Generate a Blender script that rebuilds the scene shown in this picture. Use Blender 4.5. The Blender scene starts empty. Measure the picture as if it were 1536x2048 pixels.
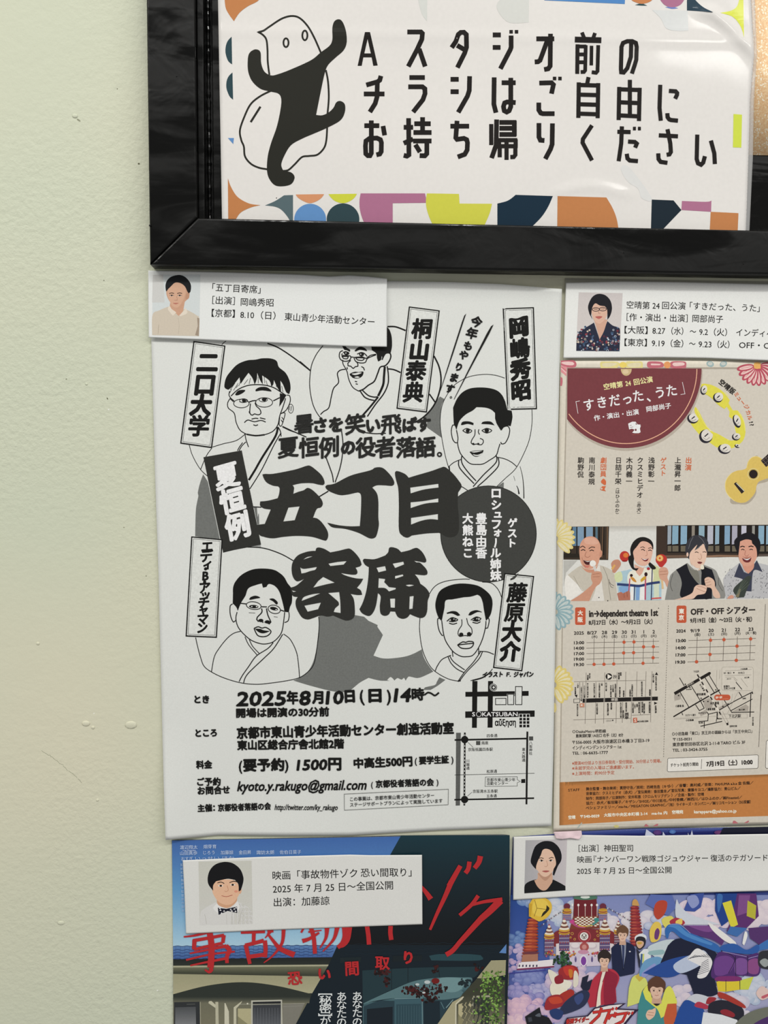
import bpy, bmesh, math, random
from mathutils import Vector, geometry
C = bpy.context.scene.collection
S = bpy.context.scene

# ---------------------------------------------------------------- camera
CAM = Vector((-0.0003, -0.40221, 1.47087))
VIEW = Vector((0.09123, 0.99089, -0.09905)).normalized()
RIGHT = Vector((0.99582, -0.09118, 0.00503))
RIGHT = (RIGHT - VIEW * RIGHT.dot(VIEW)).normalized()
UP = RIGHT.cross(VIEW)
FPX = 1538.0
cd = bpy.data.cameras.new('camera')
cam = bpy.data.objects.new('camera', cd); C.objects.link(cam)
cd.sensor_fit = 'VERTICAL'; cd.sensor_height = 36.0; cd.lens = FPX / 2048 * 36.0
cd.clip_start = 0.01
from mathutils import Matrix
M3 = Matrix((RIGHT, UP, -VIEW)).transposed()
cam.matrix_world = Matrix.Translation(CAM) @ M3.to_4x4()
S.camera = cam

# ---------------------------------------------------------------- light and exposure
wd = bpy.data.worlds.new('room_light'); S.world = wd; wd.use_nodes = True
wd.node_tree.nodes['Background'].inputs[0].default_value = (1.0, 0.985, 0.97, 1)
wd.node_tree.nodes['Background'].inputs[1].default_value = 0.36
def area(name, loc, target, sx, sy, power, color):
    l = bpy.data.lights.new(name, 'AREA'); l.shape = 'RECTANGLE'; l.size = sx; l.size_y = sy
    l.energy = power; l.color = color
    o = bpy.data.objects.new(name, l); C.objects.link(o); o.location = loc
    o.rotation_euler = (Vector(target) - Vector(loc)).to_track_quat('-Z', 'Y').to_euler()
    return o
area('ceiling_lamp', (-1.1, -1.2, 2.8), (0, 0, 1.45), 1.2, 0.14, 16.0, (1.0, 0.98, 0.92))
area('ceiling_lamp', (1.4, -1.3, 2.5), (0, 0, 1.45), 1.2, 0.14, 13.0, (1.0, 0.98, 0.94))
area('ceiling_lamp', (0.15, -1.45, 2.95), (0, 0, 1.4), 1.2, 0.1, 20.0, (1.0, 0.99, 0.96))
S.view_settings.view_transform = 'Standard'; S.view_settings.look = 'None'
S.view_settings.gamma = 1.0; S.view_settings.exposure = -0.26
S.view_settings.use_curve_mapping = False
KILL = 0.86      # light level on the wall: a colour read off the photograph is divided by it to get the paint

# ---------------------------------------------------------------- helpers
def W(u, v, h=0.0):
    """point on the plane h metres in front of the wall, seen at pixel u,v of the 1536x2048 frame"""
    d = VIEW * FPX + RIGHT * (u - 768) - UP * (v - 1024)
    t = (-h - CAM.y) / d.y
    return CAM + d * t
def lin(c): return c / 12.92 if c <= 0.04045 else ((c + 0.055) / 1.055) ** 2.4
_cc = {}
def col(hx):
    if hx not in _cc:
        _cc[hx] = tuple(min(0.93, lin(int(hx[i:i + 2], 16) / 255) / KILL) for i in (0, 2, 4)) + (1.0,)
    return _cc[hx]
def mix(a, b, t):
    f = lambda h, i: int(h[i:i + 2], 16)
    return ''.join('%02x' % int(round(f(a, i) * (1 - t) + f(b, i) * t)) for i in (0, 2, 4))

# materials
def nodes(name):
    m = bpy.data.materials.new(name); m.use_nodes = True
    n = m.node_tree; return m, n, n.nodes['Principled BSDF']
def ink_mat(name, rough, coat=0.0, noise=0.0, scale=900.0, spec=0.35, crumple=0.0, cscale=60):
    m, n, b = nodes(name)
    a = n.nodes.new('ShaderNodeAttribute'); a.attribute_name = 'ink'
    out = a.outputs['Color']
    tc = n.nodes.new('ShaderNodeTexCoord')
    if noise:
        nz = n.nodes.new('ShaderNodeTexNoise'); nz.inputs['Scale'].default_value = scale; nz.inputs['Detail'].default_value = 3
        n.links.new(tc.outputs['Object'], nz.inputs['Vector'])
        mr = n.nodes.new('ShaderNodeMapRange'); mr.inputs[1].default_value = 0.25; mr.inputs[2].default_value = 0.75
        mr.inputs[3].default_value = 1 - noise; mr.inputs[4].default_value = 1 + noise
        n.links.new(nz.outputs['Fac'], mr.inputs[0])
        mx = n.nodes.new('ShaderNodeVectorMath'); mx.operation = 'SCALE'
        n.links.new(out, mx.inputs[0]); n.links.new(mr.outputs[0], mx.inputs['Scale']); out = mx.outputs[0]
    n.links.new(out, b.inputs['Base Color'])
    b.inputs['Roughness'].default_value = rough; b.inputs['Specular IOR Level'].default_value = spec
    b.inputs['Coat Weight'].default_value = coat; b.inputs['Coat Roughness'].default_value = 0.1
    if crumple:
        nz = n.nodes.new('ShaderNodeTexNoise'); nz.inputs['Scale'].default_value = cscale; nz.inputs['Detail'].default_value = 2
        n.links.new(tc.outputs['Object'], nz.inputs['Vector'])
        bp = n.nodes.new('ShaderNodeBump'); bp.inputs['Strength'].default_value = crumple; bp.inputs['Distance'].default_value = 0.002
        n.links.new(nz.outputs['Fac'], bp.inputs['Height'])
        n.links.new(bp.outputs[0], b.inputs['Coat Normal']); n.links.new(bp.outputs[0], b.inputs['Normal'])
    return m
COPY = ink_mat('copier_paper', 0.75, noise=0.035, scale=1400, spec=0.25)
COPYINK = ink_mat('toner', 0.6, noise=0.10, scale=1100, spec=0.2)
RECYC = ink_mat('matte_flyer_paper', 0.7, noise=0.05, scale=700, spec=0.25)
GLOSS = ink_mat('coated_flyer_paper', 0.5, coat=0.12, noise=0.03, scale=900)
LAMI = ink_mat('laminated_print', 0.6, coat=0.3, noise=0.02, scale=500, spec=0.1, crumple=0.10, cscale=28)

# ---------------------------------------------------------------- tags
def tag(o, label=None, cat=None, group=None, kind=None):
    if label: o['label'] = label
    if cat: o['category'] = cat
    if group: o['group'] = group
    if kind: o['kind'] = kind
    return o
def empty(name, loc):
    o = bpy.data.objects.new(name, None); C.objects.link(o); o.location = loc; o.empty_display_size = 0.02
    return o
def link(name, me, mat, parent=None):
    o = bpy.data.objects.new(name, me); C.objects.link(o)
    me.materials.append(mat)
    if parent:
        o.parent = parent; me.transform(Matrix.Translation(-parent.location))
    return o

# ---------------------------------------------------------------- sheets of paper
def pts(s):
    out = []
    for w in s.split():
        c = w.endswith('!'); x, y = w.rstrip('!').split(','); out.append((float(x), float(y), c))
    return out
def along(line, t):
    L = [0.0]
    for a, b in zip(line, line[1:]): L.append(L[-1] + math.hypot(b[0] - a[0], b[1] - a[1]))
    d = t * L[-1]
    for i in range(len(line) - 1):
        if d <= L[i + 1] or i == len(line) - 2:
            f = (d - L[i]) / max(1e-9, L[i + 1] - L[i])
            return (line[i][0] + (line[i + 1][0] - line[i][0]) * f, line[i][1] + (line[i + 1][1] - line[i][1]) * f)
G = 8.0   # pixel pitch of the height grid
class Sheet:
    def __init__(s, name, hf, flat=False):
        s.name = name; s.hf = hf; s.flat = flat; s.cache = {}; s.top = 8e-6
    def H(s, u, v):
        if s.flat: return s.hf(0, 0)
        i, j = math.floor(u / G), math.floor(v / G); fu, fv = u / G - i, v / G - j
        c = s.cache
        def q(a, b):
            if (a, b) not in c: c[(a, b)] = s.hf(a * G, b * G)
            return c[(a, b)]
        return (q(i, j) * (1 - fu) + q(i + 1, j) * fu) * (1 - fv) + (q(i, j + 1) * (1 - fu) + q(i + 1, j + 1) * fu) * fv
    def outline(s, top, bottom, left, right, n=60, m=80, color='d6d8d5', colf=None):
        """edges as pixel polylines; a Coons patch filled with a grid, thickness given behind"""
        T, B, L, R = [[(a, b) for a, b, _ in pts(e)] for e in (top, bottom, left, right)]
        vs, cs, fs = [], [], []
        for j in range(m + 1):
            t = j / m; l, r = along(L, t), along(R, t)
            for i in range(n + 1):
                q = i / n; a, b = along(T, q), along(B, q)
                u = (1 - t) * a[0] + t * b[0] + (1 - q) * l[0] + q * r[0] - ((1 - t) * (1 - q) * T[0][0] + (1 - t) * q * T[-1][0] + t * (1 - q) * B[0][0] + t * q * B[-1][0])
                v = (1 - t) * a[1] + t * b[1] + (1 - q) * l[1] + q * r[1] - ((1 - t) * (1 - q) * T[0][1] + (1 - t) * q * T[-1][1] + t * (1 - q) * B[0][1] + t * q * B[-1][1])
                vs.append(W(u, v, s.H(u, v))); cs.append(col(colf(u, v)) if colf else col(color))
        N = (n + 1) * (m + 1); th = Vector((0, 0.00012, 0))
        for k in range(N): vs.append(vs[k] + th); cs.append(cs[k])
        for j in range(m):
            for i in range(n):
                a = j * (n + 1) + i; f = (a, a + n + 1, a + n + 2, a + 1)
                fs.append(f); fs.append(tuple(reversed([x + N for x in f])))
        ring = [i for i in range(n + 1)] + [(j + 1) * (n + 1) - 1 for j in range(1, m + 1)] + [m * (n + 1) + i for i in range(n - 1, -1, -1)] + [j * (n + 1) for j in range(m - 1, 0, -1)]
        for a, b in zip(ring, ring[1:] + ring[:1]): fs.append((a, b, b + N, a + N))
        me = bpy.data.meshes.new(s.name); me.from_pydata(vs, [], fs)
        at = me.color_attributes.new('ink', 'FLOAT_COLOR', 'POINT')
        at.data.foreach_set('color', [x for c in cs for x in c])
        for p in me.polygons: p.use_smooth = True
        return me

def smooth(P, closed):
    """Catmull-Rom through the points; '!' points stay sharp"""
    n = len(P); out = []
    rng = range(n if closed else n - 1)
    for i in rng:
        p1, p2 = P[i], P[(i + 1) % n]
        p0 = P[i - 1] if (closed or i > 0) else p1
        p3 = P[(i + 2) % n] if (closed or i + 2 < n) else p2
        if p1[2]: p0 = p1
        if p2[2]: p3 = p2
        d = math.hypot(p2[0] - p1[0], p2[1] - p1[1])
        k = max(1, min(8, int(d * abs(FR[2]) ** -1 / 2.5)))
        for j in range(k):
            t = j / k; t2, t3 = t * t, t * t * t
            out.append(tuple(0.5 * (2 * p1[a] + (p2[a] - p0[a]) * t + (2 * p0[a] - 5 * p1[a] + 4 * p2[a] - p3[a]) * t2 + (3 * p1[a] - p0[a] - 3 * p2[a] + p3[a]) * t3) for a in (0, 1)))
    if not closed: out.append(P[-1][:2])
    return out
FR = [0.0, 0.0, 1.0]
def F(x, y, s): FR[:] = [x, y, s]
def g(X, Y): return (FR[0] + X / FR[2], FR[1] + Y / FR[2])

_tc = bpy.data.curves.new('lettering', 'FONT'); _tc.resolution_u = 2
_to = bpy.data.objects.new('lettering', _tc); C.objects.link(_to)
_gc = {}
def glyph(sx):
    if sx not in _gc:
        _tc.body = sx
        m = _to.to_mesh()
        _gc[sx] = ([(v.co.x, v.co.y) for v in m.vertices], [tuple(p.vertices) for p in m.polygons])
        _to.to_mesh_clear()
    return _gc[sx]

class Ink:
    """flat print that lies on a sheet: every shape one hair above the last"""
    def __init__(s, sheet, base=30e-6, step=0.5e-6, bdz=0.12e-6, z0=None):
        s.sh = sheet; s.bdz = bdz; s.v = []; s.c = []; s.f = []; s.z = z0 if z0 is not None else (8e-6 + base * 0.22 if base is not None else sheet.top + 4e-6); s.step = step; s.cuts = []
    def add(s, uv, faces, c, dz=0.0):
        o = len(s.v); cc = col(c) if isinstance(c, str) else None
        for k, (u, v) in enumerate(uv):
            s.v.append(W(u, v, s.sh.H(u, v) + s.z + dz)); s.c.append(cc or col(c[k]))
        s.f += [tuple(o + i for i in f) for f in faces]
    def up(s, k=1):
        s.z += s.step * k; s.cuts.append((len(s.v), len(s.f)))
    def poly(s, c, p, holes=(), sm=True):
        loops = []
        for q in [p] + list(holes):
            P = pts(q) if isinstance(q, str) else q
            L = smooth(P, True) if sm else [(a[0], a[1]) for a in P]
            loops.append([g(*a[:2]) for a in L])
        s.fill(c, loops)
    def fill(s, c, loops):
        flat = [a for L in loops for a in L]
        tr = geometry.tessellate_polygon([[Vector((a[0], a[1], 0)) for a in L] for L in loops])
        us = [a[0] for a in flat]; vs = [a[1] for a in flat]
        if not s.sh.flat and (max(us) - min(us) > 8 or max(vs) - min(vs) > 8):
            bm = bmesh.new(); bv = [bm.verts.new((a[0], a[1], 0)) for a in flat]
            for t in tr:
                try: bm.faces.new([bv[i] for i in t])
                except ValueError: pass
            for ax, lo, hi in ((0, min(us), max(us)), (1, min(vs), max(vs))):
                k = math.ceil(lo / G)
                while k * G < hi:
                    co = [0, 0, 0]; no = [0, 0, 0]; co[ax] = k * G; no[ax] = 1
                    bmesh.ops.bisect_plane(bm, geom=bm.verts[:] + bm.edges[:] + bm.faces[:], plane_co=co, plane_no=no, dist=1e-5)
                    k += 1
            bm.verts.index_update()
            flat = [(v.co.x, v.co.y) for v in bm.verts]; tr = [[v.index for v in f.verts] for f in bm.faces]; bm.free()
        s.add(flat, [tuple(t) for t in tr], c); s.up()
    def grad(s, c0, c1, p, n=14, horiz=False):
        """quad (tl,tr,br,bl) printed as a blend from c0 (top or left) to c1"""
        P = [g(a, b) for a, b, _ in pts(p)]; uv, cs, fs = [], [], []
        m = max(n, min(120, int(math.dist(P[0], P[1]) / G))); n = max(n, min(120, int(math.dist(P[0], P[3]) / G)))
        for j in range(n + 1):
            t = j / n
            for i in range(m + 1):
                q = i / m
                uv.append(tuple((P[0][k] * (1 - q) + P[1][k] * q) * (1 - t) + (P[3][k] * (1 - q) + P[2][k] * q) * t for k in (0, 1)))
                cs.append(mix(c0, c1, q if horiz else t))
        for j in range(n):
            for i in range(m):
                a = j * (m + 1) + i; fs.append((a, a + m + 1, a + m + 2, a + 1))
        s.add(uv, fs, cs); s.up()
    def ell(s, c, x, y, rx, ry=None, rot=0, inner=None, a0=0, a1=360, inc=None):
        """disc; inner = rim thickness for a ring, in the same units"""
        ry = ry or rx; r = math.radians(rot); cr, sr = math.cos(r), math.sin(r)
        n = max(10, min(64, int((rx + ry) / FR[2] * 1.5) + 8))
        def ring(ax, ay):
            return [g(x + ax * math.cos(t) * cr - ay * math.sin(t) * sr, y + ax * math.cos(t) * sr + ay * math.sin(t) * cr)
                    for t in [math.radians(a0 + (a1 - a0) * k / n) for k in range(n + (a1 - a0 != 360))]]
        A = ring(rx, ry)
        if inner:
            B = ring(rx - inner, ry - inner); m = len(A); full = a1 - a0 == 360
            s.add(A + B, [(i, (i + 1) % m, m + (i + 1) % m, m + i) for i in range(m if full else m - 1)], c); s.up()
        elif a1 - a0 != 360: s.fill(c, [A])
        elif inc:
            O = g(x, y); m = len(A)
            s.add(A + [O], [(i, (i + 1) % m, m) for i in range(m)], [c] * m + [inc]); s.up()
        else: s.fill(c, [A])
    def line(s, c, w, p, sm=True, closed=False, taper=None):
        """w in image pixels; taper = end width"""
        P = pts(p); L = smooth(P, closed) if sm else [a[:2] for a in P]
        L = [g(*a) for a in L]
        if closed: L.append(L[0])
        Q = [L[0]]
        for a in L[1:]:
            d = math.hypot(a[0] - Q[-1][0], a[1] - Q[-1][1])
            if d > 0.05:
                n = 1 if s.sh.flat else max(1, int(d / G)); b = Q[-1]
                Q += [(b[0] + (a[0] - b[0]) * i / n, b[1] + (a[1] - b[1]) * i / n) for i in range(1, n + 1)]
        L = Q; n = len(L); uv = []
        if n < 2: return
        for i, (x, y) in enumerate(L):
            if closed and i in (0, n - 1): a, b = L[-2], L[1]
            else: a, b = L[max(0, i - 1)], L[min(n - 1, i + 1)]
            d0 = (x - a[0], y - a[1]); d1 = (b[0] - x, b[1] - y)
            l0 = math.hypot(*d0) or 1; l1 = math.hypot(*d1) or 1
            if d0 == (0, 0): d0, l0 = d1, l1
            if d1 == (0, 0): d1, l1 = d0, l0
            dx, dy = d0[0] / l0 + d1[0] / l1, d0[1] / l0 + d1[1] / l1
            dl = math.hypot(dx, dy)
            if dl < 0.2: dx, dy = d0[0] / l0, d0[1] / l0; dl = 1
            dx /= dl; dy /= dl
            cosh = max(0.55, dx * d1[0] / l1 + dy * d1[1] / l1)
            ww = w if taper is None else w + (taper - w) * i / (n - 1)
            k = ww / 2 / cosh
            uv += [(x - dy * k, y + dx * k), (x + dy * k, y - dx * k)]
        s.add(uv, [(2 * i, 2 * i + 1, 2 * i + 3, 2 * i + 2) for i in range(n - 1)], c); s.up()
    def _put(s, c, V, Fc, bold, mapf):
        """bold = dilation in image pixels, done with shifted copies"""
        sh = [(0, 0)]
        if bold:
            k = 4 if bold < 0.8 else 8 if bold < 2.2 else 14
            sh += [(bold * math.cos(2 * math.pi * (i + .5) / k), bold * math.sin(2 * math.pi * (i + .5) / k)) for i in range(k)]
            if bold > 2.2: sh += [(a * .5, b * .5) for a, b in sh[1::2]]
        base = [mapf(a) for a in V]
        for j, (dx, dy) in enumerate(sh):
            s.add([(u + dx, v + dy) for u, v in base], Fc, c, dz=j * s.bdz)
        s.up(2)
    def t(s, c, txt, x0, y0, x1, y1, h, bold=0.0, slant=0.0):
        """one line of lettering: ink from x0,y0 to x1,y1 along the middle of the letters, h = em height"""
        V, Fc = glyph(txt)
        if not V: return
        xa = min(a[0] for a in V); xb = max(a[0] for a in V)
        p, q = g(x0, y0), g(x1, y1); L = math.hypot(q[0] - p[0], q[1] - p[1]) or 1
        ex = ((q[0] - p[0]) / L, (q[1] - p[1]) / L); hh = h / FR[2]; sx = (L - 2 * bold) / max(1e-6, xb - xa)
        def mp(a):
            X = bold + (a[0] - xa) * sx; Y = (a[1] - 0.36) * hh; X += slant * Y
            return (p[0] + ex[0] * X + ex[1] * Y, p[1] + ex[1] * X - ex[0] * Y)
        s._put(c, V, Fc, bold, mp)
    def ch(s, c, t, x, y, w, h=None, rot=0.0, bold=0.0, slant=0.0):
        """one character centred on x,y in a box w wide, h high (em), turned rot degrees (screen, clockwise)"""
        V, Fc = glyph(t); h = h or w; r = math.radians(rot); cr, sr = math.cos(r), math.sin(r)
        o = g(x, y); ww, hh = w / FR[2], h / FR[2]
        xa = (min(a[0] for a in V) + max(a[0] for a in V)) / 2 if ord(t[0]) < 0x2000 or t in '・。、）（' else 0.5
        def mp(a):
            X = (a[0] - xa) * ww; Y = (a[1] - 0.36) * hh; Y += slant * X
            return (o[0] + X * cr + Y * sr, o[1] + X * sr - Y * cr)
        s._put(c, V, Fc, bold, mp)
    def vt(s, c, t, x0, y0, x1, y1, w, h=None, bold=0.0, slant=0.0, rotate=True):
        """column of characters, first centred on x0,y0 and last on x1,y1"""
        n = max(1, len(t) - 1); rot = math.degrees(math.atan2(-(x1 - x0), y1 - y0)) if rotate and n else 0
        for i, k in enumerate(t):
            if k in ' 　': continue
            kk = {'ー': '｜'}.get(k, k); f = i / n
            sc = 0.72 if k in 'ュォャッィ' else 1
            if k == 'ー': s.line(c, max(1.2, w / FR[2] * 0.1 + bold * 2), '%f,%f %f,%f' % (x0 + (x1 - x0) * f, y0 + (y1 - y0) * f - w * .38, x0 + (x1 - x0) * f, y0 + (y1 - y0) * f + w * .38), sm=False)
            elif k in '（）': s.ch(c, {'（': '︵', '）': '︶'}[k], x0 + (x1 - x0) * f, y0 + (y1 - y0) * f, w, h, rot, bold)
            else: s.ch(c, kk, x0 + (x1 - x0) * f, y0 + (y1 - y0) * f, w * sc, (h or w) * sc, rot, bold, slant)
    def pieces(s, name, mat, parent, label=None):
        """every shape printed since the start as a part of its own"""
        cuts = s.cuts + [(len(s.v), len(s.f))]; v0 = f0 = 0; V, CC, FF = s.v, s.c, s.f
        for v1, f1 in cuts:
            if f1 > f0:
                s.v, s.c = V[v0:v1], CC[v0:v1]; s.f = [tuple(i - v0 for i in f) for f in FF[f0:f1]]
                s.obj(name, mat, parent, label)
            v0, f0 = v1, f1
    def obj(s, name, mat, parent, label=None, kind=None):
        s.sh.top = max(s.sh.top, s.z)
        me = bpy.data.meshes.new(name); me.from_pydata(s.v, [], s.f)
        at = me.color_attributes.new('ink', 'FLOAT_COLOR', 'POINT')
        at.data.foreach_set('color', [x for c in s.c for x in c])
        # every printed face looks out from the wall
        flip = [p.index for p in me.polygons if p.normal.y > 0]
        if flip:
            bm = bmesh.new(); bm.from_mesh(me); bm.faces.ensure_lookup_table()
            bmesh.ops.reverse_faces(bm, faces=[bm.faces[i] for i in flip]); bm.to_mesh(me); bm.free()
        o = link(name, me, mat, parent)
        if label: o['label'] = label
        return o
def gauss(x, c, w): return math.exp(-((x - c) / w) ** 2)
def sstep(x, a, b):
    t = max(0.0, min(1.0, (x - a) / (b - a))); return t * t * (3 - 2 * t)

# ---------------------------------------------------------------- wall
def wall_material():
    m, n, b = nodes('pale_green_wall_paint')
    tc = n.nodes.new('ShaderNodeTexCoord')
    def noise(sc, det, rough=0.55, dist=0.0):
        z = n.nodes.new('ShaderNodeTexNoise'); z.inputs['Scale'].default_value = sc; z.inputs['Detail'].default_value = det
        z.inputs['Roughness'].default_value = rough; z.inputs['Distortion'].default_value = dist
        n.links.new(tc.outputs['Object'], z.inputs['Vector']); return z
    big = noise(3.2, 2); r = n.nodes.new('ShaderNodeValToRGB')
    r.color_ramp.elements[0].position = 0.35; r.color_ramp.elements[1].position = 0.65
    r.color_ramp.elements[0].color = col('d2cfb8'); r.color_ramp.elements[1].color = col('c5ccb7')
    n.links.new(big.outputs['Fac'], r.inputs[0]); n.links.new(r.outputs[0], b.inputs['Base Color'])
    b.inputs['Roughness'].default_value = 0.55; b.inputs['Specular IOR Level'].default_value = 0.3
    peel = noise(330, 4, 0.6); lump = noise(60, 3, 0.5, 0.6); mask = noise(5, 1)
    mr = n.nodes.new('ShaderNodeMapRange'); mr.inputs[1].default_value = 0.4; mr.inputs[2].default_value = 0.62; mr.inputs[3].default_value = 0.25; mr.inputs[4].default_value = 1
    n.links.new(mask.outputs['Fac'], mr.inputs[0])
    mm = n.nodes.new('ShaderNodeMath'); mm.operation = 'MULTIPLY'; n.links.new(peel.outputs['Fac'], mm.inputs[0]); n.links.new(mr.outputs[0], mm.inputs[1])
    b1 = n.nodes.new('ShaderNodeBump'); b1.inputs['Strength'].default_value = 0.85; b1.inputs['Distance'].default_value = 0.0007
    b2 = n.nodes.new('ShaderNodeBump'); b2.inputs['Strength'].default_value = 0.22; b2.inputs['Distance'].default_value = 0.0012
    n.links.new(mm.outputs[0], b1.inputs['Height']); n.links.new(lump.outputs['Fac'], b2.inputs['Height'])
    n.links.new(b1.outputs[0], b2.inputs['Normal']); n.links.new(b2.outputs[0], b.inputs['Normal'])
    return m
WALLM = wall_material()
def box(bm, a, b):
    vs = [bm.verts.new((x, y, z)) for x in (a[0], b[0]) for y in (a[1], b[1]) for z in (a[2], b[2])]
    for f in ((0, 1, 3, 2), (4, 6, 7, 5), (0, 4, 5, 1), (2, 3, 7, 6), (0, 2, 6, 4), (1, 5, 7, 3)):
        bm.faces.new([vs[i] for i in f])
def mesh_of(bm, name):
    bmesh.ops.recalc_face_normals(bm, faces=bm.faces); me = bpy.data.meshes.new(name); bm.to_mesh(me); bm.free(); return me
bm = bmesh.new(); box(bm, (-1.3, 0.0, 0.0), (1.5, 0.12, 2.8))
wall = link('wall_back', mesh_of(bm, 'wall_back'), WALLM); tag(wall, kind='structure')
# paint blobs and a hairline crack that stand on the paint
WS = Sheet('wall_marks', lambda u, v: 0.0, flat=True)
ik = Ink(WS, base=40e-6)
F(0, 1400, 3.16)
rnd = random.Random(5)
P = [(235, 300), (262, 318), (290, 340), (318, 352), (345, 372), (378, 402), (398, 412), (430, 445), (462, 465), (490, 495), (518, 525)]
for (x0, y0), (x1, y1) in zip(P[1:], P[2:]):
    n = 5; q = ' '.join('%f,%f' % (x0 + (x1 - x0) * k / n + rnd.uniform(-3, 3), y0 + (y1 - y0) * k / n + rnd.uniform(-3, 3)) for k in range(n + 1))
    ik.line('8f927c', 0.7, q, sm=False)
ik.ell('6f7058', 545, 155, 8, 4); ik.ell('eceede', 594, 85, 4); ik.ell('eceede', 995, 1835, 6, 4)
F(0, 700, 2.925)
ik.ell('55553f', 628, 284, 3, 7, rot=-25); ik.ell('f0f1e4', 635, 348, 4); ik.ell('8a8c76', 388, 170, 5, 4); ik.ell('6f7058', 855, 1322, 3); ik.ell('8a8c76', 725, 1038, 4, 3)
F(0, 0, 2.925)
ik.ell('55553f', 686, 520, 3); ik.ell('5c5b44', 812, 958, 6, 5); ik.ell('55553f', 608, 1640, 3); ik.ell('8f917c', 460, 703, 13, 5, rot=35)
ik.obj('crack', WALLM if False else COPY, wall, 'thin dark cracks and specks in the paint')
def blob(u, v, r, hgt, sx=1.0):
    bm = bmesh.new(); bmesh.ops.create_icosphere(bm, subdivisions=2, radius=1)
    p = W(u, v, 0)
    for q in bm.verts: q.co = Vector((p.x + q.co.x * r * sx, p.y + q.co.y * hgt, p.z + q.co.z * r))
    me = mesh_of(bm, 'paint_lump')
    for q in me.polygons: q.use_smooth = True
    link('paint_lump', me, WALLM, wall)
for a in ((172, 1447, .0016, .0005, 1.4), (186, 1455, .001, .0004), (262, 1450, .0022, .0005, 1.5), (122, 1846, .0012, .0004, 1.6), (76, 1287, .0009, .0004), (173, 768, .0007, .0004), (150, 232, .0011, .0004, 1.3), (195, 1600, .0008, .0003)): blob(*a)

def seam(P, w, h, seed):
    """a low ragged ridge of filler under the paint"""
    r = random.Random(seed); bm = bmesh.new(); prev = None; L = [(x, y) for x, y, _ in pts(P)]; N = 30
    for i in range(N + 1):
        t = i / N; u, v = along(L, t); k = min(1, 6 * t, 6 * (1 - t)) * r.uniform(.35, 1.0)
        c = W(u + r.uniform(-.7, .7), v + r.uniform(-.7, .7), 0)
        a, b = along(L, max(0, t - .02)), along(L, min(1, t + .02)); d = (W(*b) - W(*a)).normalized(); n = Vector((-d.z, 0, d.x))
        ring = [bm.verts.new(c + n * (w * q * (.5 + .5 * k)) + Vector((0, -h * k * e + 2e-5, 0))) for q, e in ((-1, 0), (-.4, .8), (.1, 1), (.5, .5), (1, 0))]
        if prev:
            for j in range(4): bm.faces.new((prev[j], prev[j + 1], ring[j + 1], ring[j]))
        prev = ring
    me = mesh_of(bm, 'filler_seam')
    for q in me.polygons: q.use_smooth = True
    link('filler_seam', me, WALLM, wall)
seam('298,546 258,548 243,561', .0014, .00013, 1); seam('206,600 198,640 178,670 150,715 125,745', .0013, .00010, 2); seam('158,702 132,748 118,770', .0012, .00012, 3); seam('62,820 55,850 30,875', .0013, .00011, 4)

# ---------------------------------------------------------------- notice board
def black_wrap():
    m, n, b = nodes('glossy_black_paint')
    b.inputs['Base Color'].default_value = (0.003, 0.0031, 0.0028, 1)
    b.inputs['Specular IOR Level'].default_value = 0.24
    tc = n.nodes.new('ShaderNodeTexCoord'); mp = n.nodes.new('ShaderNodeMapping'); n.links.new(tc.outputs['Object'], mp.inputs[0])
    mp.inputs['Scale'].default_value = (9, 30, 45)
    z = n.nodes.new('ShaderNodeTexNoise'); z.inputs['Scale'].default_value = 1.0; z.inputs['Detail'].default_value = 4; z.inputs['Distortion'].default_value = 1.5
    n.links.new(mp.outputs[0], z.inputs['Vector'])
    r = n.nodes.new('ShaderNodeMapRange'); r.inputs[1].default_value = 0.42; r.inputs[2].default_value = 0.6; r.inputs[3].default_value = 0.12; r.inputs[4].default_value = 0.5
    n.links.new(z.outputs['Fac'], r.inputs[0]); n.links.new(r.outputs[0], b.inputs['Roughness'])
    z2 = n.nodes.new('ShaderNodeTexNoise'); z2.inputs['Scale'].default_value = 45; z2.inputs['Detail'].default_value = 3; z2.inputs['Distortion'].default_value = 0.8
    n.links.new(tc.outputs['Object'], z2.inputs['Vector'])
    bp = n.nodes.new('ShaderNodeBump'); bp.inputs['Strength'].default_value = 0.55; bp.inputs['Distance'].default_value = 0.001
    n.links.new(z2.outputs['Fac'], bp.inputs['Height']); n.links.new(bp.outputs[0], b.inputs['Normal'])
    return m
BLACK = black_wrap()
board = empty('notice_board', W(299, 530, 0.0))
tag(board, 'notice board with a glossy black painted frame around black backing', 'notice board')
FH = 0.0105
def flat_prism(name, P, h0, h1, mat, parent, bev=0.0009, seg=3, wave=0.0, seed=1):
    """P: front corner points (pixels on the plane at h1); sides run straight back to h0"""
    bm = bmesh.new(); w = [W(u, v, h1) for u, v in P]
    f = [bm.verts.new((p.x, -h1, p.z)) for p in w]; b = [bm.verts.new((p.x, -h0, p.z)) for p in w]
    bm.faces.new(f); bm.faces.new(b[::-1])
    n = len(f)
    for i in range(n): bm.faces.new((f[i], b[i], b[(i + 1) % n], f[(i + 1) % n]))
    bmesh.ops.recalc_face_normals(bm, faces=bm.faces)
    if bev:
        ed = [e for e in bm.edges if all(v in f for v in e.verts)]
        bmesh.ops.bevel(bm, geom=ed, offset=bev, segments=seg, profile=0.5, affect='EDGES')
    o = link(name, mesh_of(bm, name), mat, parent)
    for p in o.data.polygons: p.use_smooth = False
    return o
flat_prism('frame_rail', [(287, -420), (385, -420), (394.6, 434.5), (299.5, 528)], 0.0, FH, BLACK, board, 0.0011)
flat_prism('frame_rail', [(395.2, 435.2), (1950, 470), (1950, 556), (300.2, 528.6)], 0.0, FH, BLACK, board, 0.0011)
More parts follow.
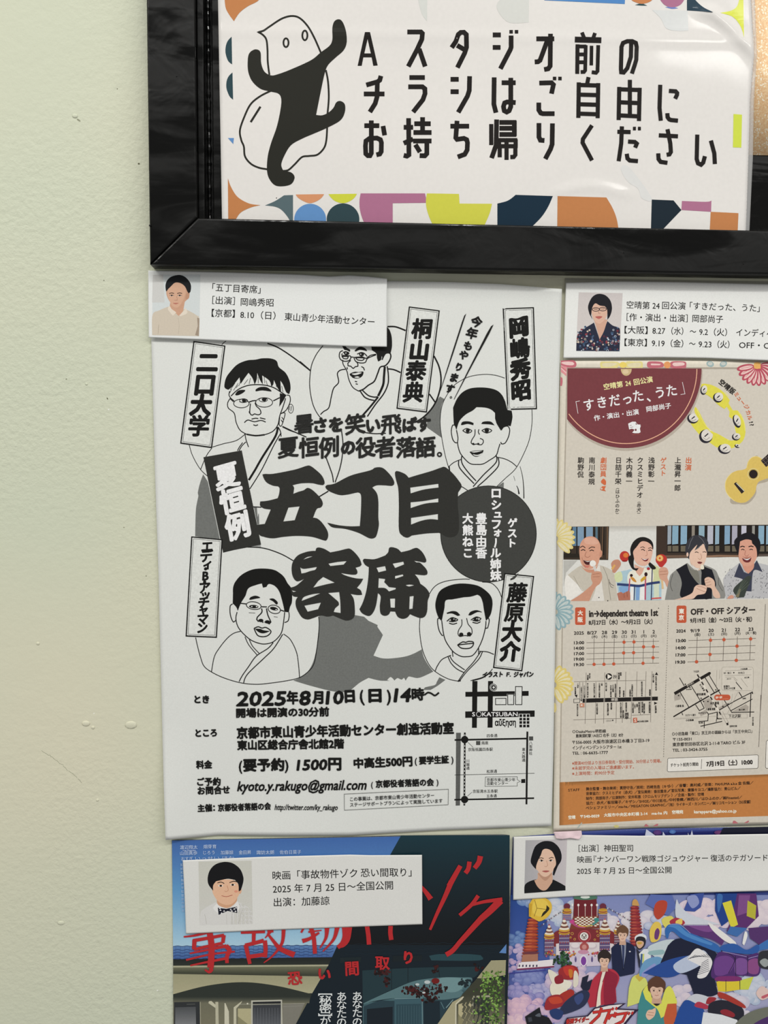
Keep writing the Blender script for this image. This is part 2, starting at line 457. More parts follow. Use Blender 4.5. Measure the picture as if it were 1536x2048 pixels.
flat_prism('frame_lip', [(389, -420), (404, -420), (410, 445), (396, 445)], 0.0, 0.0065, BLACK, board, 0.0006)
flat_prism('backing_panel', [(400, -420), (1990, -420), (1990, 480), (400, 470)], 0.0, 0.0012, BLACK, board, 0.0)
flat_prism('inner_board', [(419, -420), (1990, -420), (1990, 500), (427, 480)], 0.0012, 0.0042, BLACK, board, 0.0007)
# irregular bead of set glue in the channel
bm = bmesh.new(); rb = random.Random(3); prev = None
for k in range(120):
    v = -300 + k * 6.2; c = W(412.5 + (v + 300) * .009, v, 0.002); r = 0.0007 + rb.random() * 0.0005
    ring = [bm.verts.new((c.x + r * math.cos(a) + rb.uniform(-.1, .1) * .001, -0.0015 - r * math.sin(a), c.z)) for a in [math.pi * i / 6 for i in range(7)]]
    if prev:
        for i in range(6): bm.faces.new((prev[i], prev[i + 1], ring[i + 1], ring[i]))
    prev = ring
bd = link('glue_bead', mesh_of(bm, 'glue_bead'), BLACK, board)
# drops of paint on the frame
for (u, v, r) in ((300.5, 451, .0007), (353.5, 153, .0003), (553, 396, .0003), (316, 524, .0004), (1248, 505, .0004), (1487, 528, .0003)):
    bm = bmesh.new(); bmesh.ops.create_icosphere(bm, subdivisions=1, radius=r)
    p = W(u, v, FH); bmesh.ops.translate(bm, verts=bm.verts, vec=(p.x, p.y, p.z)); link('paint_drop', mesh_of(bm, 'paint_drop'), BLACK, board)

# ---------------------------------------------------------------- glitter sheet
def glitter():
    m, n, b = nodes('gold_glitter')
    tc = n.nodes.new('ShaderNodeTexCoord'); vo = n.nodes.new('ShaderNodeTexVoronoi'); vo.inputs['Scale'].default_value = 1500
    n.links.new(tc.outputs['Object'], vo.inputs['Vector'])
    sp = n.nodes.new('ShaderNodeSeparateColor'); n.links.new(vo.outputs['Color'], sp.inputs[0])
    r = n.nodes.new('ShaderNodeValToRGB'); n.links.new(sp.outputs[0], r.inputs[0])
    r.color_ramp.elements[0].position = 0.0; r.color_ramp.elements[0].color = col('d9ad7e')
    r.color_ramp.elements[1].position = 0.86; r.color_ramp.elements[1].color = col('ecca9e')
    e = r.color_ramp.elements.new(0.93); e.color = (1, 0.93, 0.75, 1)
    n.links.new(r.outputs[0], b.inputs['Base Color']); b.inputs['Metallic'].default_value = 0.15; b.inputs['Roughness'].default_value = 0.45
    return m
GS = Sheet('glitter_paper', lambda u, v: 0.0046, flat=True)
gp = GS.outline('1450,-400 1800,-400', '1450,309 1800,316', '1450,-400 1450,309', '1800,-400 1800,316', n=4, m=4, color='e3bd92')
go = link('glitter_paper', gp, glitter()); tag(go, 'sparkling gold glitter paper strip at the right edge of the black board', 'paper')

# ---------------------------------------------------------------- laminated sign
_cr = [(1385, 20), (1426, 25), (1455, 48), (1477, 71), (1509, 105), (1520, 120)]
def dseg(px, py, L):
    best = 1e9
    for (ax, ay), (bx, by) in zip(L, L[1:]):
        t = max(0, min(1, ((px - ax) * (bx - ax) + (py - ay) * (by - ay)) / ((bx - ax) ** 2 + (by - ay) ** 2)))
        best = min(best, math.hypot(px - ax - t * (bx - ax), py - ay - t * (by - ay)))
    return best
def sign_h(u, v):
    h = 0.0056 + 0.00035 * math.sin(u / 90 + v / 150) + 0.00025 * math.sin(v / 60 - u / 200)
    if v < 470 and u > 1300 and v < 180:
        d = dseg(u, v, _cr); h += 0.0016 * math.exp(-(d / 11) ** 2) * sstep(u, 1370, 1430)
    h += 0.00045 * math.exp(-((v - 380 + 8 * math.sin(u / 30)) / 9) ** 2) * sstep(u, 1080, 1130) * (1 - sstep(u, 1230, 1290))
    h += 0.0003 * math.exp(-((v - 72 - (u - 900) * .02) / 10) ** 2)
    return h
SG = Sheet('laminated_sign', sign_h)
sign = empty('laminated_sign', W(444, 440, 0.0056))
tag(sign, 'large laminated white sign with a black dancing figure and big Japanese lettering inside the board', 'sign')
link('sheet', SG.outline('430,-180 1503,-180', '447,472 1492,485', '430,-180 436,0 444,440 447,472', '1505,-180 1502,0 1508,110 1500,200 1497,310 1492,460 1492,485', n=134, m=82, color='dcd9d5'), LAMI, sign)
def film():
    m = bpy.data.materials.new('clear_laminate_film'); m.use_nodes = True; n = m.node_tree; b = n.nodes['Principled BSDF']
    b.inputs['Base Color'].default_value = (0.75, 0.75, 0.74, 1); b.inputs['Roughness'].default_value = 0.2
    tr = n.nodes.new('ShaderNodeBsdfTransparent'); mx = n.nodes.new('ShaderNodeMixShader'); mx.inputs[0].default_value = 0.3
    n.links.new(tr.outputs[0], mx.inputs[1]); n.links.new(b.outputs[0], mx.inputs[2]); n.links.new(mx.outputs[0], n.nodes['Material Output'].inputs[0])
    return m
FILM = film()
me = SG.outline('1502,-180 1510,-180', '1492,480 1499,480', '1504,-180 1501,0 1507,110 1499,200 1496,310 1491,460 1491,480', '1512,-180 1510,0 1514,110 1508,200 1506,310 1499,460 1498,480', n=3, m=82)
link('laminate_edge', me, FILM, sign, ) ['label'] = 'clear film margin'
k = Ink(SG, base=180e-6)
# show-through of the back in pale grey
F(700, 0, 3.072)
k.poly('cfd1cc', '410,-40! 475,-40! 473,130! 440,80', sm=True)
k.poly('cfd0cb', '950,-30! 1100,-30! 1098,138! 970,135 900,40')
F(1100, 0, 3.523)
k.poly('d3d5d4', '720,70! 970,75! 975,215! 900,218 820,200 780,130')
k.poly('d6d6d4', '560,1290 620,1330 650,1400 720,1400 560,1180 500,1180 520,1240')
k.pieces('faint_shape', LAMI, sign, 'pale grey show-through shape')
k = Ink(SG, base=260e-6)
F(280, 0, 3.072)
OR, TE, PK, YE, NV, BL = 'bb7c4c', '2a434a', 'a86d8a', 'c8ca48', '152a38', '5c88bd'
k.poly(OR, '520,0! 516,-60! 740,-60! 730,0 660,40 610,80 577,130! 548,90 527,50')
k.poly(TE, '563,225! 540,250 528,280 525,320 535,360 548,382 566,395!')
k.poly(TE, '568,445! 545,468 532,500 531,540 542,575 555,598 572,612!')
k.poly(BL, '540,848! 577,848! 573,885!', sm=False)
k.poly(OR, '540,1095! 560,1150 600,1210 670,1250 740,1260! 680,1275 620,1305 590,1345! 542,1345!')
k.poly('54666b', '940,1198! 940,1365! 925,1365! 905,1330 870,1290 830,1270 768,1262! 830,1235 885,1200!')
F(430, 360, 2.695)
k.poly('cf9068', '435,78! 588,76! 575,95 550,113 512,125 475,113 447,95')
k.poly('c8cc40', '612,76! 765,74! 752,95 725,115 690,125 650,115 625,95')
k.ell('5f8cc0', 513, 213, 86, 85); k.ell('2c4248', 690, 212, 88, 86)
k.poly(PK, '785,72! 1132,72! 1137,95! 1136,123! 958,125! 958,250! 812,250! 790,195 780,150 779,110')
k.poly('c8c84a', '1142,72! 1315,75! 1318,127! 1493,128! 1480,180 1450,250! 1178,250! 1155,200 1140,150 1137,110')
F(1000, 360, 2.866)
k.poly('10293a', '-15,135! 45,118 90,85! 303,92! 275,155 235,215 170,280! -15,280!')
k.poly(OR, '330,92! 610,100! 645,160 668,220 680,285! 328,285!')
k.poly('14232e', '870,112! 995,117! 1040,172! 925,292! 865,290!', sm=False)
k.poly(PK, '1043,120! 1180,125 1212,118! 1210,182! 1040,172!')
k.poly(OR, '1208,182! 1367,190! 1362,305! 1202,300!', sm=False)
F(1100, 0, 3.523)
k.poly('c9d64a', '1293,803! 1353,808! 1348,1040! 1289,1038!', sm=False)
k.poly('4f83bd', '-40,-40! 530,-40! 527,28! -40,2!', sm=False)
k.poly('2f4a50', '598,35! 645,24 686,40! 640,39'); k.poly('c27e50', '560,-30! 730,-30! 720,0 690,18 645,27 600,15 575,0')
k.poly('6d7fc0', '812,50! 860,46 903,58! 860,62'); k.poly(PK, '770,-30! 955,-30! 945,0 915,36 860,52 810,36 778,0')
k.poly('2a3f4d', '965,-40! 1010,-40! 1025,0 1080,50 1150,85! 965,73!')
k.poly('d5dc55', '1362,-40! 1367,265! 1345,190 1290,120 1200,90! 1275,75 1320,40 1340,-40!')
k.pieces('border_shape', LAMI, sign)
k = Ink(SG, base=340e-6)
F(280, 0, 3.072)
DK = '24241e'
k.line(DK, 3.6, '795,460 785,380 783,300 775,240 750,210 727,197! 760,187 800,160 870,115 930,98 980,110 1030,160 1070,230 1112,325')
k.line(DK, 3.6, '810,555 740,590 680,640 640,720 614,800 622,860 638,900 645,960 680,1005 730,1030 785,1040')
k.line(DK, 3.6, '1142,430 1155,500 1160,600 1152,700'); k.line(DK, 3.6, '1150,780 1145,860 1130,910 1090,950 1040,958 995,965 950,1010 910,1045 870,1050')
k.line(DK, 4.2, '740,655 680,750', sm=False)
k.ell(DK, 897, 262, 21, 32, inner=11); k.ell(DK, 1013, 217, 21, 35, inner=11)
k.poly(DK, '690,310 715,303 740,320 745,390 765,440 805,463 850,455 930,425 1050,370 1110,322 1165,280 1182,240 1182,170 1195,130 1222,118 1245,135 1265,190 1270,260 1250,310 1200,355 1155,400 1135,450 1115,540 1095,640 1082,706! 1120,708 1160,690 1190,660 1205,630 1230,620 1258,640 1258,690 1230,740 1150,785 1070,820 1000,850 930,890 890,950 868,1010 880,1048! 930,1060 950,1090 930,1130 880,1144 830,1138 795,1100 780,1045 785,960 805,880 840,780 862,680 868,610 850,575 800,562 740,545 690,500 665,440 662,370 670,330')
k.obj('illustration', LAMI, sign, 'black figure dancing behind an outlined bag shape')
k = Ink(SG, base=340e-6)
INK = '1a1614'
def L(w, *a, sm=False):
    for p in a: k.line(INK, w, p, sm=sm)
F(700, 0, 3.072); w = 9.4
k.poly(INK, '92,197 123,197 170,402 143,404 133,352 82,352 72,404 47,404', ['88,328 128,328 108,240'], sm=False)
L(w, '352,196 436,196 445,205 442,240 412,305 358,408', '425,300 462,408')
L(w, '625,292 650,255 665,212 680,199 700,198 715,212 716,290 705,325 660,415', '658,278 704,305')
L(w, '877,214 927,214', '877,291 925,291', '990,218 990,290 985,305 924,422')
L(7, '990,184 990,206', '1023,184 1023,206')
L(w, '1145,238 1255,238', '1232,207 1230,405 1218,422 1193,427', '1212,250 1168,370 1155,379 1135,380')
L(w, '100,522 170,502 183,492 190,466', '85,577 212,577', '168,505 166,595 155,635 122,688')
L(w, '365,476 460,476', '358,533 445,533 460,545 461,575 448,612 388,688')
L(w, '618,487 668,487', '618,563 668,563', '735,468 733,555 722,590 665,690')
L(w, '886,475 884,640 897,692', '932,508 1018,508', '988,478 988,655 978,680 963,688 948,680 943,655 950,632 965,626 1018,630')
L(w, '1163,510 1238,508 1250,520 1238,575', '1160,630 1160,675 1172,694 1185,698 1257,698')
L(7, '1257,471 1257,493', '1290,471 1290,493')
F(700, 220, 3.072)
L(w, '88,96 180,96', '131,64 131,265 123,280 110,280 97,268 95,220 98,190 120,174 165,172 187,182 193,200 192,255 183,270 162,275', '203,98 213,155')
L(w, '330,106 388,106', '360,50 362,275 350,283 330,278', '395,84 496,84', '446,44 446,140', '390,138 501,138', '330,204 388,178', '388,190 501,190', '472,190 472,268 460,281 428,280', '402,212 430,258')
L(w, '617,99 732,99', '658,66 650,170 658,180 700,174 717,182 722,200 720,245 705,272 662,288')
L(w - 1, '868,86 868,215'); L(w, '901,58 898,215 870,295', '918,76 1022,76', '918,112 1022,112', '918,150 1022,150', '1010,66 1010,160')
L(w - 1, '905,185 1028,185', '916,180 916,230', '1018,180 1018,230', '962,180 962,306'); L(w - 1, '906,222 1030,222', '920,222 920,290', '1016,222 1016,275 1006,288 985,289')
L(w, '1161,80 1161,165 1170,185 1195,187', '1244,82 1242,210 1232,240 1200,300')
F(1100, 0, 3.523); w = 8.3
L(11.5, '175,278 362,283'); L(7.5, '225,228 240,265', '317,232 305,268')
L(8, '194,312 192,520'); L(7.4, '252,318 248,495 240,506 216,507', '190,327 256,327', '190,383 256,383', '190,438 256,438')
L(7, '293,322 291,460'); L(7.5, '340,318 335,500 325,512 294,508')
L(w, '573,290 570,400 545,480 520,510 502,508 500,480 504,330 515,302 545,290 580,290 605,302 611,330 608,420 598,455 577,518')
L(w, '272,543 262,590', '203,580 200,830', '340,585 336,832', '195,598 345,602', '200,666 342,670', '200,734 340,738', '195,800 340,805')
L(w, '563,562 563,830', '488,612 484,845', '632,618 627,852', '480,628 640,634', '488,720 632,726', '480,812 636,820')
L(w, '777,597 772,760 781,850', '838,640 885,643 896,655 895,668 882,695', '827,797 829,825 840,840 852,845 902,850')
L(w, '296,883 232,980 230,1005 296,1130')
L(w, '475,928 568,930', '507,890 502,1010 484,1135', '550,997 598,1000 612,1012 600,1040', '541,1083 546,1115 562,1130 620,1135'); L(6, '595,893 595,918', '630,893 630,918')
L(w, '767,953 902,960', '828,910 848,1010 852,1070 842,1087 822,1090', '763,1080 765,1120 780,1140 828,1147')
L(w, '1038,948 1034,1120 1043,1150 1065,1160 1080,1145 1092,1100', '1134,990 1158,1080 1162,1155')
k.obj('printed_lettering', LAMI, sign, 'three rows of bold black lettering')

# ---------------------------------------------------------------- black and white flyer
def fly_h(u, v):
    h = 0.0011
    h += 0.0045 * sstep(v, 1430, 1690) * (1 - sstep(u, 300, 430))          # lifted lower left corner
    h += 0.0022 * sstep(v, 1600, 1690) * (1 - sstep(u, 520, 760)) * sstep(u, 380, 480) * 0.4
    h += 0.0016 * sstep(u, 1060, 1125) + 0.0006 * math.sin(v / 170.0) * sstep(u, 1000, 1120)
    h += 0.0012 * (1 - sstep(v, 545, 600)) * sstep(u, 760, 900)
    h += 0.0003 * math.sin(u / 140 + v / 220)
    return h
FS = Sheet('playbill', fly_h)
fly = empty('playbill', W(331, 1676, 0.001))
tag(fly, 'large white flyer printed in black brush lettering with five line-drawn performers', 'flyer')
link('sheet', FS.outline('299,545 540,548 775,562 900,564 1000,568 1124,578', '331,1680 438,1670 571,1671 700,1670.5 881,1660 1103,1652',
    '299,545 303,700 310,950 317,1150 323,1400 327,1560 331,1680', '1124,578 1119,740 1114,960 1112,1180 1107,1500 1103,1652', n=102, m=140, color='d8dad6'), COPY, fly)
K0, K1, GR, PW = '151513', '2e2e2b', '6f716e', 'd8dad6'
k = Ink(FS, base=45e-6)
# grey tone areas
F(360, 890, 5.12)
k.poly(GR, '237,300! 285,375! 410,975! 155,935! 158,780 165,640 188,520 182,490 205,390')
k.poly(GR, '758,640! 788,642! 795,740! 806,700 812,812! 790,815!'); k.poly('9a9c99', '690,1045! 825,1020! 832,1058!')
F(830, 580, 5.12)
k.poly(GR, '255,1090! 303,1117! 272,1180 258,1300 262,1430 270,1512! 190,1455 128,1412! 115,1390 125,1350 100,1290 150,1240 205,1170 240,1110')
F(560, 1080, 4.518)
k.poly(GR, '355,650! 480,650! 600,700! 675,678! 760,693! 800,730! 882,768! 880,785! 930,858! 845,1045! 920,1068 1000,1070 1120,1055 1200,1030 1282,988! 1300,1060 1340,1130 1385,1190! 1260,1245 1190,1238 1160,1235 1135,1272! 1120,1245 1100,1262 1060,1248 1035,1270! 1000,1238 968,1266! 990,1272! 900,1270 800,1246! 720,1290 640,1355 600,1371 540,1374 440,1360 250,1310 120,1270! 180,1245 250,1190 300,1100 330,980 350,850')
k.poly(GR, '1440,1240! 1495,1264! 1420,1320 1360,1355! 1300,1355! 1310,1332 1400,1310 1415,1285')
F(880, 960, 6.4); k.poly(GR, '735,82! 805,30! 818,35! 815,105!')
F(830, 700, 5.12)
k.line(K1, 1.0, '1075,1190 1100,1290 1112,1400 1115,1520', taper=2.2); k.line(K0, 1.2, '1040,1390 1055,1420 1065,1475', taper=3); k.line(GR, 1, '1010,1290 1025,1340')
k.pieces('grey_tone_area', COPYINK, fly)
k = Ink(FS, base=75e-6)
def ln(w, *a, c=K0, sm=True):
    for p in a: k.line(c, w * 1.42, p, sm=sm)
# portrait: man with headband and glasses
F(290, 540, 3.84)
ln(1.0, '340,1345 365,1425 425,1530 500,1600 570,1660', '590,575 600,562 622,546'); ln(1.9, '940,563 1030,600 1150,680 1272,775')
ln(1.1, '513,1368 470,1430 428,1530', '768,1262 700,1310 600,1335 518,1360'); ln(1.3, '768,1258 775,1300 795,1360', '775,1320 745,1350 722,1388', '750,1325 725,1360 710,1388')
ln(3.0, '1020,1205 1000,1280 900,1440 845,1536 797,1614'); ln(1.4, '1045,1250 990,1345 895,1536 805,1681', '1022,1205 1040,1240 1045,1280'); ln(1.3, '1055,1200 1130,1235 1165,1250')
ln(1.3, '655,985 635,1020 640,1060 685,1100 700,1170 730,1230 780,1262'); ln(2.2, '780,1262 850,1272 920,1265'); ln(1.4, '920,1265 980,1240 1020,1190 1035,1120 1060,1050 1080,985')
ln(1.3, '1088,962 1110,965 1115,1010 1085,1075 1040,1105', '650,930 645,960 660,985 690,1010'); ln(1.5, '660,968 720,915 800,885 900,882 980,900 1040,935 1085,965')
k.ell(K0, 1120, 1065, 22, 37, inner=5); ln(0.9, '1112,1045 1108,1075', '1125,1045 1120,1085'); ln(1.2, '1040,1105 1075,1098 1062,1160 1045,1200 1030,1185 1035,1130', '1050,1130 1065,1150', '1045,1150 1058,1170')
k.poly(K0, '1035,945! 1085,960! 1065,1000 1030,1052! 1035,1000')
k.poly(K0, '610,900 622,830 660,775 710,725 780,695 850,688 900,678 970,680 1012,700 1028,745 1080,790 1110,850 1118,910 1108,952! 1085,940 1060,880 1040,850! 1045,945! 1015,900 990,845! 985,880 970,895! 955,850 900,810! 905,880! 880,840 862,790! 858,840 842,880! 825,830 795,790! 765,830 735,875! 725,825! 690,870 665,900 640,920!')
ln(0.7, '655,920 690,870', '680,925 715,870', '720,890 735,850', '760,880 790,840', '800,875 810,830', '920,870 915,820', '1010,900 1005,850', '1030,920 1020,870', '940,885 930,850', '700,905 715,885', '870,870 868,820', '1060,940 1050,890', '650,945 665,915')
k.poly(K0, '692,958 718,925 770,922 755,942 715,962'); k.poly(K0, '848,920 880,900 935,900 972,932 900,925 850,932')
k.ell(K0, 740, 1025, 62, 36, inner=6); k.ell(K0, 915, 1017, 68, 39, inner=6); ln(1.6, '798,1015 825,1005 852,1003', '985,1005 1035,980'); ln(1.2, '680,1012 655,990')
k.ell(K0, 757, 1003, 33, 17, inner=5); k.ell(K0, 760, 1003, 16, 12); k.ell(K0, 908, 997, 35, 17, inner=5); k.ell(K0, 915, 995, 18, 13); ln(1.1, '725,1010 750,1018 790,1008')
ln(1.4, '810,1025 805,1098 825,1115 840,1105 870,1112 890,1100 882,1070 855,1045 845,1018'); ln(1.4, '763,1172 790,1152 840,1165 890,1155 927,1168', '818,1145 850,1138 870,1142', '882,1135 925,1145', '832,1188 850,1195 868,1188', '800,1085 803,1100')
k.obj('portrait_drawing', COPYINK, fly, 'outline portrait of a man with a headband and glasses'); k = Ink(FS, z0=k.z)
# portrait: laughing man with glasses
F(600, 540, 5.12)
ln(1.2, '235,775 170,860 120,970 102,1090 100,1200 120,1330 150,1420 195,1495 240,1540', '0,935 110,1030'); ln(2.2, '895,580 980,582 1082,620', '1372,880 1420,980 1443,1090 1438,1200 1400,1330 1340,1430 1260,1510 1180,1560')
ln(1.5, '465,1016 415,1025 383,1060 395,1150 345,1210 320,1300 295,1410 240,1450 210,1480'); ln(2.0, '895,1012 960,1020 1030,1050', '1325,1270 1385,1355')
ln(3.2, '868,990 860,1090 850,1180 800,1290'); ln(1.8, '800,1296 765,1302 700,1285 640,1232', '893,985 905,1080 900,1170 855,1270 770,1380 690,1500', '617,1240 660,1300 710,1325 760,1335'); ln(2.6, '800,1300 720,1400 640,1490')
ln(1.3, '440,920 440,960 480,1035 500,1120 540,1200 600,1240'); ln(1.9, '600,1240 650,1220 700,1180 760,1140 795,1060 822,995 872,980 910,940 930,890 920,852 880,852 855,885 840,920')
k.poly(K0, '890,585! 915,610 938,680 942,780 928,850! 890,850 862,862 845,920! 838,880 830,920 800,937! 788,900 782,855 735,820! 730,780! 890,785!')
k.poly(K0, '432,778! 465,780! 485,800 515,818 512,838 480,822 455,818'); k.poly(K0, '558,828 590,795 625,785 665,800 688,830 650,822 610,818 570,835')
ln(1.4, '440,825 410,840 402,885 420,920 460,935 505,925 522,895 515,880 440,875 425,880', '520,890 550,893', '552,895 570,935 620,952 670,945 692,905 780,868', '552,895 640,890 675,905 720,875 780,862', '430,885 495,888 485,908 445,905 430,885', '570,898 655,902 640,925 590,920 570,898', '435,855 425,870')
k.ell(K0, 478, 853, 28, 18); k.ell(PW, 470, 850, 6); k.ell(K0, 630, 865, 26, 19); k.ell(PW, 622, 862, 6); ln(1.4, '585,862 625,845 660,855 688,885', '440,845 470,835 500,850')
ln(1.4, '520,925 490,955 492,980 520,985 545,1008 565,990 592,985 590,955 572,935', '628,988 650,1000 660,1028', '482,995 485,1018', '562,1140 585,1145', '570,1165 592,1170')
k.poly(K0, '508,1065 560,1042 600,1045 648,1040 642,1080 605,1108 550,1108 525,1090'); k.poly(PW, '528,1063 560,1058 600,1050 634,1052 600,1068 560,1076'); k.poly(PW, '556,1097 590,1088 612,1098 585,1105')
k.obj('portrait_drawing', COPYINK, fly, 'outline portrait of a laughing man with glasses'); k = Ink(FS, z0=k.z)
# portrait: young man, upper right
F(830, 700, 5.12)
ln(0.9, '350,1222 312,1090 278,920 258,760 268,610 305,500 380,385 450,325 560,272 700,250 820,258 920,288', '1198,610 1198,750 1170,920 1110,1070 1030,1215 930,1310 840,1395')
ln(1.1, '345,1195 400,1150 472,1120', '840,1097 920,1115 990,1150 1045,1197'); ln(1.5, '350,1190 355,1240', '480,1085 475,1130 495,1185 560,1270 625,1340', '448,1125 450,1190 500,1260 605,1368', '830,1075 830,1150 700,1280 595,1400', '852,1098 852,1190 740,1310 640,1398'); ln(1.1, '455,1395 480,1400 540,1438')
k.poly(K0, '395,720 390,590! 430,500 490,430 580,390 720,385 830,410 890,460 925,530! 945,615! 990,622! 998,690 980,780! 940,775 900,800 880,826! 855,785 835,750 820,700! 820,645! 780,610 720,590 630,585! 590,620 520,660 460,720 435,780 425,822! 410,780 400,768!')
ln(1.3, '425,775 388,768 372,830 385,910 412,948 440,948', '425,820 440,900 436,950 450,1020 480,1080 560,1160 640,1172 700,1165 760,1130 830,1080 855,1010 870,960', '885,820 905,790 950,780 970,820 955,895 920,955 885,960 878,942')
k.poly(K0, '470,768! 480,740 510,730 560,732 600,748! 598,770! 540,757 490,768!'); k.poly(K0, '678,757! 690,738 730,730 780,735 816,772! 770,762 700,758!')
ln(1.2, '488,825 530,803 582,828 540,852 488,825', '684,825 735,802 786,825 735,850 684,825', '615,812 612,870 585,915 575,950 600,970 625,962 655,970', '655,812 648,840 662,865', '665,905 695,918 700,945 680,970 655,970'); k.ell(K0, 540, 826, 20, 20); k.ell(K0, 735, 824, 23, 21); k.ell(K0, 597, 960, 12, 9); k.ell(K0, 648, 960, 12, 9)
k.poly(K0, '558,1043! 600,1032 650,1028 702,1024! 690,1060 640,1092 600,1085 575,1062'); k.poly(PW, '575,1042! 620,1036 692,1030! 650,1043 600,1050'); k.poly(PW, '590,1066! 640,1074 694,1052! 680,1072 640,1086 605,1080')
k.obj('portrait_drawing', COPYINK, fly, 'outline portrait of a young man at upper right'); k = Ink(FS, z0=k.z)
# portrait: man with round glasses, lower left
F(360, 1080, 5.12)
ln(1.1, '160,998 180,1090 210,1200 245,1290 320,1350 450,1412 620,1462 780,1478 930,1465 1100,1440 1220,1410 1310,1350 1370,1270 1400,1120 1420,950 1425,850 1420,785', '440,125 560,97 690,72'); ln(1.4, '690,72 820,78 920,100 1050,150 1165,215')
k.poly(K0, '592,727! 575,685 540,650! 542,560 545,480 575,415 640,350 740,303 850,292 960,305 1030,345 1070,385 1100,440 1143,500 1148,570 1145,640 1125,690 1115,740! 1070,735! 1060,680 1040,600 1015,525 970,470 910,450 885,480! 850,488! 838,445! 780,460 700,495 670,570 630,635 605,690')
ln(1.3, '540,655 515,672 512,740 525,800 548,840 575,818', '585,738 572,800 590,880 640,950 720,1020 800,1055 870,1065 950,1045 1012,990 1045,930 1062,830 1072,738', '1115,740 1118,780 1105,830 1070,845')
k.ell(K0, 755, 672, 80, 43, rot=8, inner=8); k.ell(K0, 965, 710, 68, 46, rot=14, inner=8); ln(1.5, '830,683 890,685', '680,655 620,648', '1025,715 1068,730')
k.ell(K0, 755, 682, 48, 17, rot=3); k.ell(PW, 735, 682, 9, 5); k.ell(PW, 785, 682, 9, 6); k.ell(K0, 962, 703, 42, 17, rot=12); k.ell(PW, 985, 712, 9, 5)
k.poly(K0, '707,605 722,585 775,570 822,590 770,602 715,613'); k.poly(K0, '914,605 960,600 1002,640 988,662 955,630')
ln(1.6, '835,700 838,740 792,790 785,812 800,832 830,825 850,845 885,845 915,858 930,840 900,770 885,700'); k.ell(K0, 828, 824, 26, 17); k.ell(K0, 895, 838, 27, 17); k.ell(PW, 860, 850, 12, 6)
ln(1.5, '758,905 800,888 840,902 880,895 932,937 885,985 800,980 758,905'); k.poly(K0, '766,908! 820,910 860,925 922,932! 880,950 840,955 800,940'); ln(0.6, '705,745 770,748', '960,785 1000,790')
ln(1.1, '620,935 550,955 480,1010 400,1110 350,1200 322,1352', '1060,962 1130,1020 1190,1140 1212,1260 1225,1412', '665,990 705,1075 790,1178', '710,1020 745,1090 812,1162'); ln(1.3, '955,1050 900,1110 780,1190 700,1300 640,1385 605,1450', '1052,965 960,1110 860,1210 690,1375 650,1468')
k.obj('portrait_drawing', COPYINK, fly, 'outline portrait of a man with round glasses'); k = Ink(FS, z0=k.z)
# portrait: man, lower right
F(820, 1080, 5.12)
ln(1.0, '200,550 240,490 300,445 400,415 550,400 612,403', '740,430 830,440 890,490 920,540 937,585', '102,798 98,920 120,1090 160,1210 220,1310 300,1375 400,1425 490,1445', '845,1320 800,1370 720,1420 620,1440'); ln(2.0, '800,1372 740,1410 640,1438', '520,1440 490,1445')
k.poly(K0, '325,830! 290,790 262,700 265,620 300,530 370,480 470,450 580,447 700,470 790,530 835,590 845,660 830,750 805,800! 778,828! 758,720 745,640 722,580 690,560! 620,580 557,585! 430,608! 365,620 352,700 335,780')
ln(1.3, '318,808 288,802 283,850 300,930 330,978 340,978', '803,800 812,825 795,900 775,905', '325,825 340,940 360,1020 400,1090 450,1150 520,1190 580,1195 640,1182 692,1120 740,1020 772,900 778,830')
k.poly(K0, '375,745! 430,728 480,735 515,770! 492,778 430,752 380,757!'); k.poly(K0, '597,770! 620,735 680,718 735,735! 735,742! 690,738 620,772')
ln(1.4, '378,832 430,795 492,815', '400,830 440,836 490,822', '400,850 440,862 482,850', '623,820 680,788 730,806', '640,822 690,830 725,812', '640,843 690,852 722,835'); k.ell(K0, 441, 815, 26, 20); k.ell(PW, 450, 810, 6); k.ell(K0, 676, 810, 24, 22); k.ell(PW, 685, 806, 6)
ln(1.1, '530,812 530,870 500,920 492,960 510,988 560,978 600,985', '580,800 595,860 630,905 635,955 610,988'); k.ell(K0, 525, 968, 22, 20); k.ell(K0, 605, 963, 22, 21)
ln(1.5, '487,1075 540,1043 570,1048 600,1038 648,1045 645,1080 610,1108 530,1108 487,1075', '490,1075 560,1066 645,1058'); ln(1.2, '433,1140 440,1195', '703,1108 703,1172', '420,1180 330,1222 280,1290 257,1345', '710,1140 790,1145 860,1172', '390,1195 420,1260 480,1320 555,1358', '408,1190 450,1250 560,1330', '742,1145 700,1225 580,1350 510,1440', '722,1145 650,1250 560,1350 497,1440')
k.obj('portrait_drawing', COPYINK, fly, 'outline portrait of a man at lower right')
